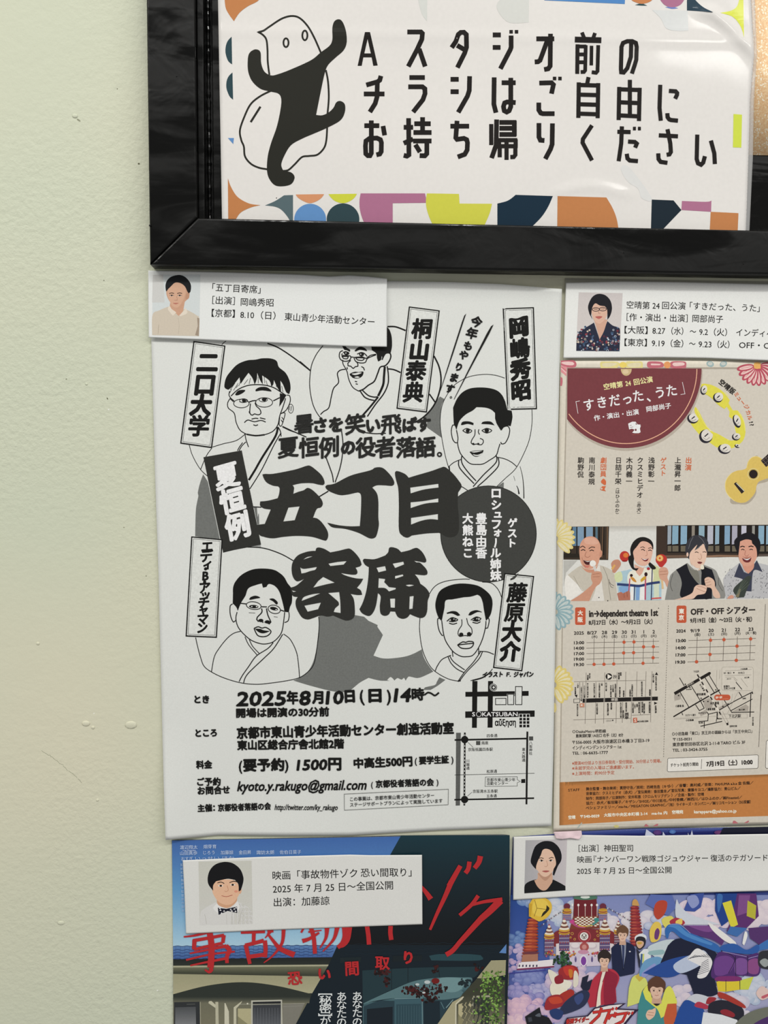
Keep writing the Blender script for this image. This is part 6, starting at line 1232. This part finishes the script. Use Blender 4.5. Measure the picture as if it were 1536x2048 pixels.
# printed people
k = Ink(E2, base=None, step=0.35e-6)
def bust(x, y, w_, h_, hair, skin='e0bba4'):
    k.poly(mix(skin, '8a5a44', .25), '%f,%f %f,%f %f,%f %f,%f' % (x - w_ * .3, y + h_ * .3, x + w_ * .3, y + h_ * .3, x + w_ * .35, y + h_ * .75, x - w_ * .35, y + h_ * .75), sm=False)
    k.ell(hair, x, y - h_ * .18, w_ * .62, h_ * .5); k.poly(skin, '%f,%f %f,%f %f,%f %f,%f %f,%f %f,%f %f,%f' % (x - w_ * .42, y - h_ * .2, x, y - h_ * .34, x + w_ * .42, y - h_ * .2, x + w_ * .42, y + h_ * .15, x + w_ * .2, y + h_ * .46, x - w_ * .2, y + h_ * .46, x - w_ * .42, y + h_ * .15))
    k.poly(hair, '%f,%f! %f,%f %f,%f %f,%f %f,%f! %f,%f %f,%f %f,%f' % (x - w_ * .58, y + h_ * .1, x - w_ * .6, y - h_ * .4, x, y - h_ * .72, x + w_ * .6, y - h_ * .4, x + w_ * .56, y + h_ * .1, x + w_ * .36, y - h_ * .12, x, y - h_ * .1, x - w_ * .3, y - h_ * .16))
    for s_ in (-1, 1): k.ell('2a1e1c', x + s_ * w_ * .2, y + h_ * .06, w_ * .07, h_ * .035); k.line('33231e', .7, '%f,%f %f,%f' % (x + s_ * w_ * .32, y - h_ * .03, x + s_ * w_ * .1, y - h_ * .02), sm=False)
    k.line('b07c66', .6, '%f,%f %f,%f' % (x + w_ * .02, y + h_ * .08, x + w_ * .05, y + h_ * .2), sm=False); k.line('a0524c', .9, '%f,%f %f,%f %f,%f' % (x - w_ * .13, y + h_ * .3, x, y + h_ * .33, x + w_ * .14, y + h_ * .29))
F(1010, 1780, 5.486)
k.poly('172040', '1165,640! 1200,605 1260,570! 1330,570! 1400,600 1430,650! 1425,900! 1410,920! 1265,950! 1180,880!'); k.poly('8b93a8', '1265,575! 1290,620! 1330,570! 1325,700 1300,860! 1280,700!', sm=False); k.poly('2c365c', '1285,610 1310,610 1305,850 1290,850', sm=False); k.line('0c1228', 1, '1265,580 1285,760 1295,880'); k.line('0c1228', 1, '1335,575 1325,720 1300,880'); k.ell('e6e6ec', 1370, 675, 10, 7)
bust(1290, 490, 105, 150, '6a4a34')
k.poly('2a2a38', '1440,640! 1480,680! 1600,620! 1600,860! 1470,850!'); k.poly('dfe4e6', '1470,700! 1520,650! 1600,640! 1600,820! 1490,800!'); k.line('3f5f8c', 4, '1500,700 1490,860', sm=False); k.line('c9cf6a', 3, '1520,700 1515,840', sm=False)
k.poly('b52f42', '930,1290! 905,1170 960,990 1060,880! 1110,860! 1200,880 1255,960 1215,1080! 1225,1230! 1080,1260!'); k.poly('8f1f38', '1100,900 1180,900 1240,960 1210,1100 1215,1230 1090,1250'); k.poly('e9dfce', '1065,900! 1105,895! 1075,1000 1050,1130 1050,1260! 1000,1290! 1020,1120!'); k.line('6d1630', 1, '1065,905 1020,1080 990,1280'); k.line('6d1630', 1, '1110,900 1070,1010')
bust(1090, 770, 115, 165, '2c2220')
F(1270, 1780, 5.774)
k.poly('dadfe4', '10,590 0,540 60,505 120,520 135,560 100,600'); k.poly('26242a', '10,560 60,535 120,560 115,640 60,690 15,660'); k.poly('d6ac8e', '15,600 60,585 100,600 95,640 55,675 25,650'); k.poly('c9a23c', '25,605 55,600 85,610 60,628 30,622')
k.poly('d3d873', '-70,1130! -30,1010 40,980 120,1020 150,1090! 80,1170 60,1300! -90,1350!'); k.poly('3f8a8c', '40,1320! 80,1180 130,1150 200,1300 300,1340 380,1450 350,1600! 20,1600!'); k.poly('dcdc5c', '90,1170! 120,1120 160,1110 200,1260 260,1340! 300,1300 350,1150 400,1110 440,1160 480,1270! 475,1330 360,1440 300,1480! 260,1380 200,1330 120,1260!'); k.poly('c25a34', '375,1315! 478,1310! 475,1480 400,1600! 350,1600! 330,1480!'); k.poly('c9b04a', '120,1000! 60,960 0,1000! 50,1060!')
k.poly('2e1c18', '195,1290 290,1290 250,1340'); bust(250, 1150, 165, 215, '5a3a2a'); k.poly('e2bda4', '125,1450 150,1390 200,1380 235,1360 240,1400 220,1460 160,1500'); k.line('a87860', 1, '150,1410 220,1420'); k.line('a87860', 1, '140,1440 215,1450')
k.obj('people_picture', GLOSS, e2, 'three young men in navy, red and yellow jackets')
# plain stand-in shapes in the armour colours
k = Ink(E2, base=None, step=0.35e-6)
F(1010, 1780, 5.486)
for c, p in (('e2dccb', '480,870 590,950 560,1080 490,960'), ('9c2a2e', '590,880 680,825 790,850 800,960 700,985 610,960'), ('c0392f', '640,850 740,840 770,900 680,940'), ('e6dfcc', '500,1040 620,980 700,1040 640,1150 520,1160'), ('e8e2d2', '620,985 730,1010 700,1080 620,1060'), ('8c2230', '545,960 620,930 640,1010 560,1030'), ('a83028', '600,1150 720,1090 760,1140 680,1240 600,1220'), ('9c2a30', '440,1310 470,1180 600,1150 660,1240 560,1300'), ('c2452f', '480,1190 590,1170 630,1230 520,1250'), ('dfd8c8', '760,890 800,920 800,1040 750,1060'), ('1c2036', '850,960! 920,930! 900,1010! 960,980! 930,1090! 870,1120! 830,1060!'), ('27304e', '700,1190 850,1100 930,1140 880,1260 760,1330 600,1370 620,1280'), ('3a4a7c', '760,1180 840,1130 860,1190 800,1260'), ('23396c', '490,1330 560,1300 640,1340 600,1420 520,1400'), ('c9782c', '700,870 740,880 740,950 715,965 700,920'), ('14161e', '220,1390! 380,1285! 400,1370! 480,1400! 530,1480! 240,1480!'), ('3a3f48', '250,1400! 290,1395! 300,1440! 260,1450!'), ('5a606a', '330,1380 380,1350 390,1390')): k.poly(c, p)
F(1270, 1780, 5.774)
for c, p in (('5a6cae', '180,50! 430,60! 480,200! 380,300! 120,160!'), ('39509c', '560,240! 640,50! 800,30! 760,200! 690,250!'), ('8d98c8', '600,90 700,60 740,150 660,210'), ('cdd2dc', '480,110 520,180 640,280 900,370 1000,400! 560,400! 470,300'), ('b5432e', '230,170 290,120 370,140 350,260 270,340 220,280'), ('e0c257', '170,470 230,370 300,400 290,560 190,600'), ('d9cf66', '310,340 420,300 460,380 360,440'), ('a83244', '400,360 480,320 570,360 560,400 430,400'), ('e6c766', '470,360 540,330 540,395 480,395'), ('6b3a74', '230,480 260,440 285,480 260,570 225,560'), ('c4d0d4', '160,650 360,575 490,590 400,720 330,830 180,730'), ('93b5b8', '160,710 320,690 330,740 170,750'), ('6c9cc4', '100,830 240,770 320,800 300,880 60,1000'), ('8f96cc', '80,960 220,850 230,900 110,1010')): k.poly(c, p)
for c, p in (('141a34', '380,640! 500,560 780,600 980,800 920,1020! 960,1200! 860,1230 680,1200! 600,980! 380,930! 260,920!'), ('244a94', '90,960! 350,820 600,760 700,800 560,940 380,1010'), ('b9c4da', '450,860 700,720 800,700 840,790 700,900 520,960'), ('e4e2e2', '600,800! 700,680 780,700 870,780 890,860 820,1000 720,1010 760,880!'), ('2f66ac', '355,540 350,450 400,395 520,395 600,470 800,560 960,640 1000,740! 900,700 700,620 540,560 440,480 400,500 380,560'), ('4c86c4', '380,420 500,405 620,500 900,620 880,640 600,540 460,440'), ('5a3270', '560,405! 850,405! 960,470 1030,570 1000,640! 880,570 650,500'), ('7c4a8c', '620,410 840,415 900,470 800,480'), ('52306a', '1310,440! 1540,420! 1600,420! 1600,560! 1450,640! 1330,560!'), ('3a70b4', '1400,660 1540,570 1640,560 1640,640 1430,700'), ('e6e4e0', '840,375! 930,420 1160,600 1160,640! 1040,590 900,470'), ('e9e7e4', '1270,480 1300,520 1260,640 1240,620'), ('1c3f88', '930,40! 1180,40! 1120,330! 1000,420! 925,240!'), ('3c6cac', '950,60 1010,60 1000,160 960,260'), ('5b2d6c', '1180,40! 1400,40! 1430,300! 1230,500! 1060,470! 1120,330!'), ('7d4c88', '1200,60! 1330,60! 1300,260! 1180,300!'), ('d9cf3e', '1010,150! 1110,120! 1190,400! 1110,440!'), ('b8b33a', '1300,120! 1400,180! 1390,340! 1290,300!'), ('3c6cac', '1100,420! 1300,440! 1180,540! 1060,500!'), ('2a5aa4', '1010,640 1150,620 1290,690 1420,630 1420,720 1290,740 1000,700'), ('4d2a6c', '900,860 930,780 1000,710 1290,750 1430,740 1430,980 1200,990 900,1020'), ('6c3f88', '930,800 1060,760 1150,830 1080,960 930,980'), ('7a4f94', '1170,800 1290,810 1290,960 1160,960'), ('8a4a84', '1310,820 1420,800 1420,960 1310,950'), ('dcc634', '940,1060! 1040,1030! 1210,1050! 1210,1150! 1050,1175! 960,1170!'), ('c9d04c', '1215,1045! 1370,1000! 1310,1150! 1215,1150!'), ('7b2c6c', '960,1000 1200,1000 1210,1050 940,1050'), ('c9ccd4', '600,1260 700,1200 850,1240 820,1310 620,1300'), ('9c2a34', '850,1240 940,1250 880,1310 820,1310'), ('1f4a96', '560,1290 700,1310 800,1400 780,1600 460,1600'), ('b0344c', '690,1320 740,1290 850,1340 830,1375 700,1350'), ('20202e', '850,1330 1000,1270 1200,1330 1260,1420 1200,1510 900,1500'), ('a8362c', '960,1180 1050,1200 1200,1280 1275,1340 1260,1365 1050,1270 970,1240'), ('8f2430', '990,1390 1060,1380 1150,1430 1130,1470 1000,1430'), ('dfe2e6', '790,1410! 1000,1440! 1180,1500! 1200,1600! 760,1600!'), ('6f7266', '1200,1500 1350,1400 1540,1350 1640,1360 1640,1600 1180,1600'), ('4a2a66', '1380,1540 1540,1460 1640,1460 1640,1600 1360,1600'), ('e0c4bc', '1400,1190 1470,1110 1560,1180 1560,1230 1460,1270'), ('c2606c', '1460,1230 1560,1190 1560,1210 1480,1255'), ('2c2c34', '1430,740 1500,700 1640,720 1640,900 1440,890'), ('9aa0a0', '1440,830 1500,790 1560,840 1500,890')): k.poly(c, p)
for i in range(9): k.line('2c3144', .9, '%d,%d %d,%d' % (610 + i * 26, 800 - i * 8, 700 + i * 20, 750 + i * 4), sm=False)
for i in range(7): k.line('3a3f55', .9, '%d,%d %d,%d' % (720 + i * 8, 980 - i * 22, 860 - i * 2, 930 - i * 22), sm=False)
for a in ('1160,760 1165,990', '1300,760 1300,980', '1000,700 1150,790 1080,960', '1050,1040 1050,1170', '1210,1045 1212,1150'): k.line('1c1232', 1.1, a)
for a in ('1010,710 1150,740 1290,770', '1310,790 1420,760', '560,408 840,408', '400,400 520,402 640,500'): k.line('a9a4d0', .9, a)
k.pieces('angular_shape', GLOSS, e2)
k = Ink(E2, base=None, step=0.35e-6); F(1010, 1780, 5.486)
k.poly('2c1c3c', '640,1480! 680,1400! 900,1375! 980,1290! 1140,1255! 1330,1240! 1250,1300! 1470,1310! 1400,1380! 1320,1480!', sm=False); k.poly('e9e0de', '665,1480! 700,1410! 910,1388! 990,1303! 1140,1268! 1290,1253! 1200,1312! 1420,1322! 1370,1380! 1290,1480!', sm=False)
def zig(w_, *aa):
    for a in aa: k.line('5a1420', w_ + 1.6, a, sm=False)
    for a in aa: k.line('c9322c', w_, a, sm=False)
zig(4.6, '960,1345 1150,1318 1090,1470', '1060,1290 1030,1380 930,1475', '1140,1380 1330,1350 1290,1440 1200,1485', '1215,1340 1200,1400', '1130,1420 1160,1375'); zig(3, '1190,1290 1175,1320', '1230,1285 1215,1315', '1370,1340 1350,1370', '1405,1335 1390,1365')
k.t('5a1420', '仮面ライダー', 668, 1446, 925, 1418, 58, 1.0, .25); k.t('c9322c', '仮面ライダー', 670, 1445, 922, 1418, 54, .45, .25)
k.obj('title_lettering', GLOSS, e2, 'red slanted title lettering')

# ---------------------------------------------------------------- slips over the film flyers, pink tape
S3 = Sheet('caption_slip', slip_h(0.0016, 0.0006, 1.0, 365, 845, 1710, 1860))
s3 = empty('caption_slip', W(372, 1867, .0015)); tag(s3, 'white caption slip with a man in a bow tie, on the dark blue film flyer', 'caption slip', 'caption slips on the film flyers')
link('sheet', S3.outline('365.4,1720.7 520,1714 700,1709.4 740,1710.5 844,1710', '372,1867.7 540,1860 700,1854 844.8,1848.7', '365.4,1720.7 369,1790 372,1867.7', '844,1710 844.8,1848.7', n=160, m=50, color='dadad6'), COPY, s3)
k = Ink(S3, base=160e-6); F(330, 1660, 4.151)
k.grad('c7c7bd', 'cdccc6', '278,262 718,255 728,780 288,790'); k.poly('d4d3d0', '288,790! 295,690 330,650 420,600! 500,640! 600,590! 690,640 722,690 728,780!'); k.line('b3b1ab', .8, '330,700 345,780'); k.line('b3b1ab', .8, '640,660 610,780'); k.line('bdbbb5', .7, '510,700 512,785')
k.poly('cf a07f'.replace(' ', ''), '430,560! 440,620 520,648 590,600 600,550!'); k.poly('e0b596', '392,500 400,450 430,420 500,410 580,420 615,470 620,520 595,570 560,610 510,622 450,600 410,550'); k.ell('d9a98a', 622, 500, 14, 30)
k.poly('111114', '400,505! 360,450 355,390 375,330 420,285 490,265 560,275 620,320 648,380 650,430 630,500! 612,510! 608,450 580,415! 520,405 450,420 425,425! 400,460')
k.ell('f0e8e2', 462, 463, 20, 7); k.ell('1c1512', 463, 463, 11, 8); k.ell('f0e8e2', 563, 455, 20, 7); k.ell('1c1512', 562, 455, 11, 8); k.line('1c1512', 1.6, '435,440 465,432 492,445'); k.line('1c1512', 1.6, '535,438 570,425 600,432'); k.line('b98366', .9, '515,460 525,500 505,512 495,505'); k.line('a85a4c', 1.2, '470,545 510,553 560,540'); k.ell('d9957c', 590, 510, 16, 10)
k.poly('e2e1df', '430,610! 400,650 440,690! 510,655! 450,630!'); k.poly('e2e1df', '600,590! 620,640 600,680! 525,655! 570,630!')
k.poly('1a1c2a', '438,645! 510,655! 598,635! 600,690! 520,672! 445,705!', sm=False)
for x, y in ((460, 665), (490, 672), (470, 690), (545, 660), (575, 655), (585, 675), (555, 672), (455, 650), (590, 645)): k.poly('e6e6e8', '%d,%d %d,%d %d,%d' % (x - 8, y + 6, x, y - 8, x + 9, y + 5), sm=False)
k.obj('portrait_photo', COPY, s3, 'small colour portrait of a man in a bow tie')
k = Ink(S3, base=160e-6); F(0, 0, 1)
k.t(K0, '映画「事故物件ゾク', 545, 1751.5, 714.5, 1746.5, 19, .12); k.t(K0, '恐い間取り」', 721.5, 1746, 823, 1744.5, 19, .12); k.t(K0, '2025 年 7 月 25 日～全国公開', 545.6, 1778.5, 786, 1770.5, 19, .12); k.t(K0, '出演：加藤諒', 547.5, 1805, 659, 1801.5, 19, .12)
k.obj('printed_lettering', COPYINK, s3)
S4 = Sheet('caption_slip', slip_h(0.0016, 0.0009, 2.6, 1027, 1900, 1672, 1795))
s4 = empty('caption_slip', W(1026, 1800, .0015)); tag(s4, 'white caption slip with a man in a black T-shirt below the beige flyer', 'caption slip', 'caption slips on the film flyers')
link('sheet', S4.outline('1027.4,1674 1105,1671 1161,1670 1280,1671.7 1536,1668 1800,1664', '1026.4,1800 1160,1792 1300,1788 1536,1781.7 1800,1776', '1027.4,1674 1026.4,1800', '1800,1664 1800,1776', n=230, m=42, color='dcdcd8'), COPY, s4)
k = Ink(S4, base=160e-6); F(1010, 1640, 5.297)
k.grad('a9a8aa', 'c4bdc0', '218,215 658,205 640,745 205,778', horiz=True)
k.poly('17181b', '205,778! 210,690 260,650 330,628! 400,740 510,630! 580,665 640,700! 641,746!'); k.poly('cda58c', '345,560! 345,620 310,640! 340,700 385,742 440,738 500,660! 505,620 500,560!'); k.poly('b98f78', '350,570! 400,630 440,640 500,570! 480,540 380,540')
k.poly('dfbba4', '330,500 325,400 350,340 400,310 470,310 520,350 545,420 540,490 500,550 450,595 410,600 370,570'); k.poly('dfbba4', '328,470 320,490 335,530 345,520'); k.poly('dfbba4', '530,490 552,480 540,530 520,545')
k.poly('15151a', '330,525! 290,480 272,440 285,370 320,280 380,235 440,222 510,235 570,290 598,360 595,430 560,490 520,590! 505,580! 515,520 540,470 530,400 495,330 440,305 400,318 380,370 350,430 330,490')
k.ell('f0e8e2', 385, 432, 22, 8); k.ell('2a1d18', 387, 432, 11, 9); k.ell('f0e8e2', 485, 430, 22, 8); k.ell('2a1d18', 484, 430, 11, 9); k.line('2a1d18', 1.4, '355,408 385,400 410,408'); k.line('2a1d18', 1.4, '465,408 495,396 515,402'); k.line('2a1d18', .9, '362,428 385,420 408,432'); k.line('2a1d18', .9, '464,432 485,420 506,426'); k.line('b5876f', .9, '440,430 452,480 430,495 418,490'); k.poly('b0625c', '392,542 430,534 472,540 435,556'); k.line('8f4a44', .6, '392,543 430,543 472,540')
k.obj('portrait_photo', COPY, s4, 'small colour portrait of a man in a black T-shirt')
k = Ink(S4, base=160e-6)
k.t(K0, '［出演］', 780, 303, 990, 301, 80, .12); k.t(K0, '神田聖司', 1047, 301, 1357, 298, 80, .12); F(0, 0, 1)
k.t(K0, '映画', 1154.4, 1719.3, 1183, 1719, 14.8, .12); k.t(K0, '『ナンバーワン戦隊ゴジュウジャー', 1187, 1718.7, 1416, 1716.6, 14.8, .12); k.t(K0, '復活のテガソード』', 1421, 1716.5, 1543, 1715.5, 14.8, .12); k.t(K0, '2025 年 7 月 25 日～全国公開', 1153.9, 1742.5, 1343, 1740, 14.8, .12)
k.obj('printed_lettering', COPYINK, s4)
TS = Sheet('pink_tape', lambda u, v: 0.0029 + 0.0006 * math.sin(u / 5) * math.cos(v / 6 + u / 11))
tp = link('pink_tape', TS.outline('1107,1664 1130,1663 1163,1661.5', '1112,1677 1125,1678.5 1140,1676 1158,1679 1162,1674', '1107,1664 1110,1672 1112,1677', '1163,1661.5 1164,1670 1162,1674', n=20, m=12, color='e6ced3'), COPY); tag(tp, 'torn piece of pale pink tape at the lower left corner of the beige flyer', 'tape')

# the working text object is not part of the scene
bpy.data.objects.remove(_to)
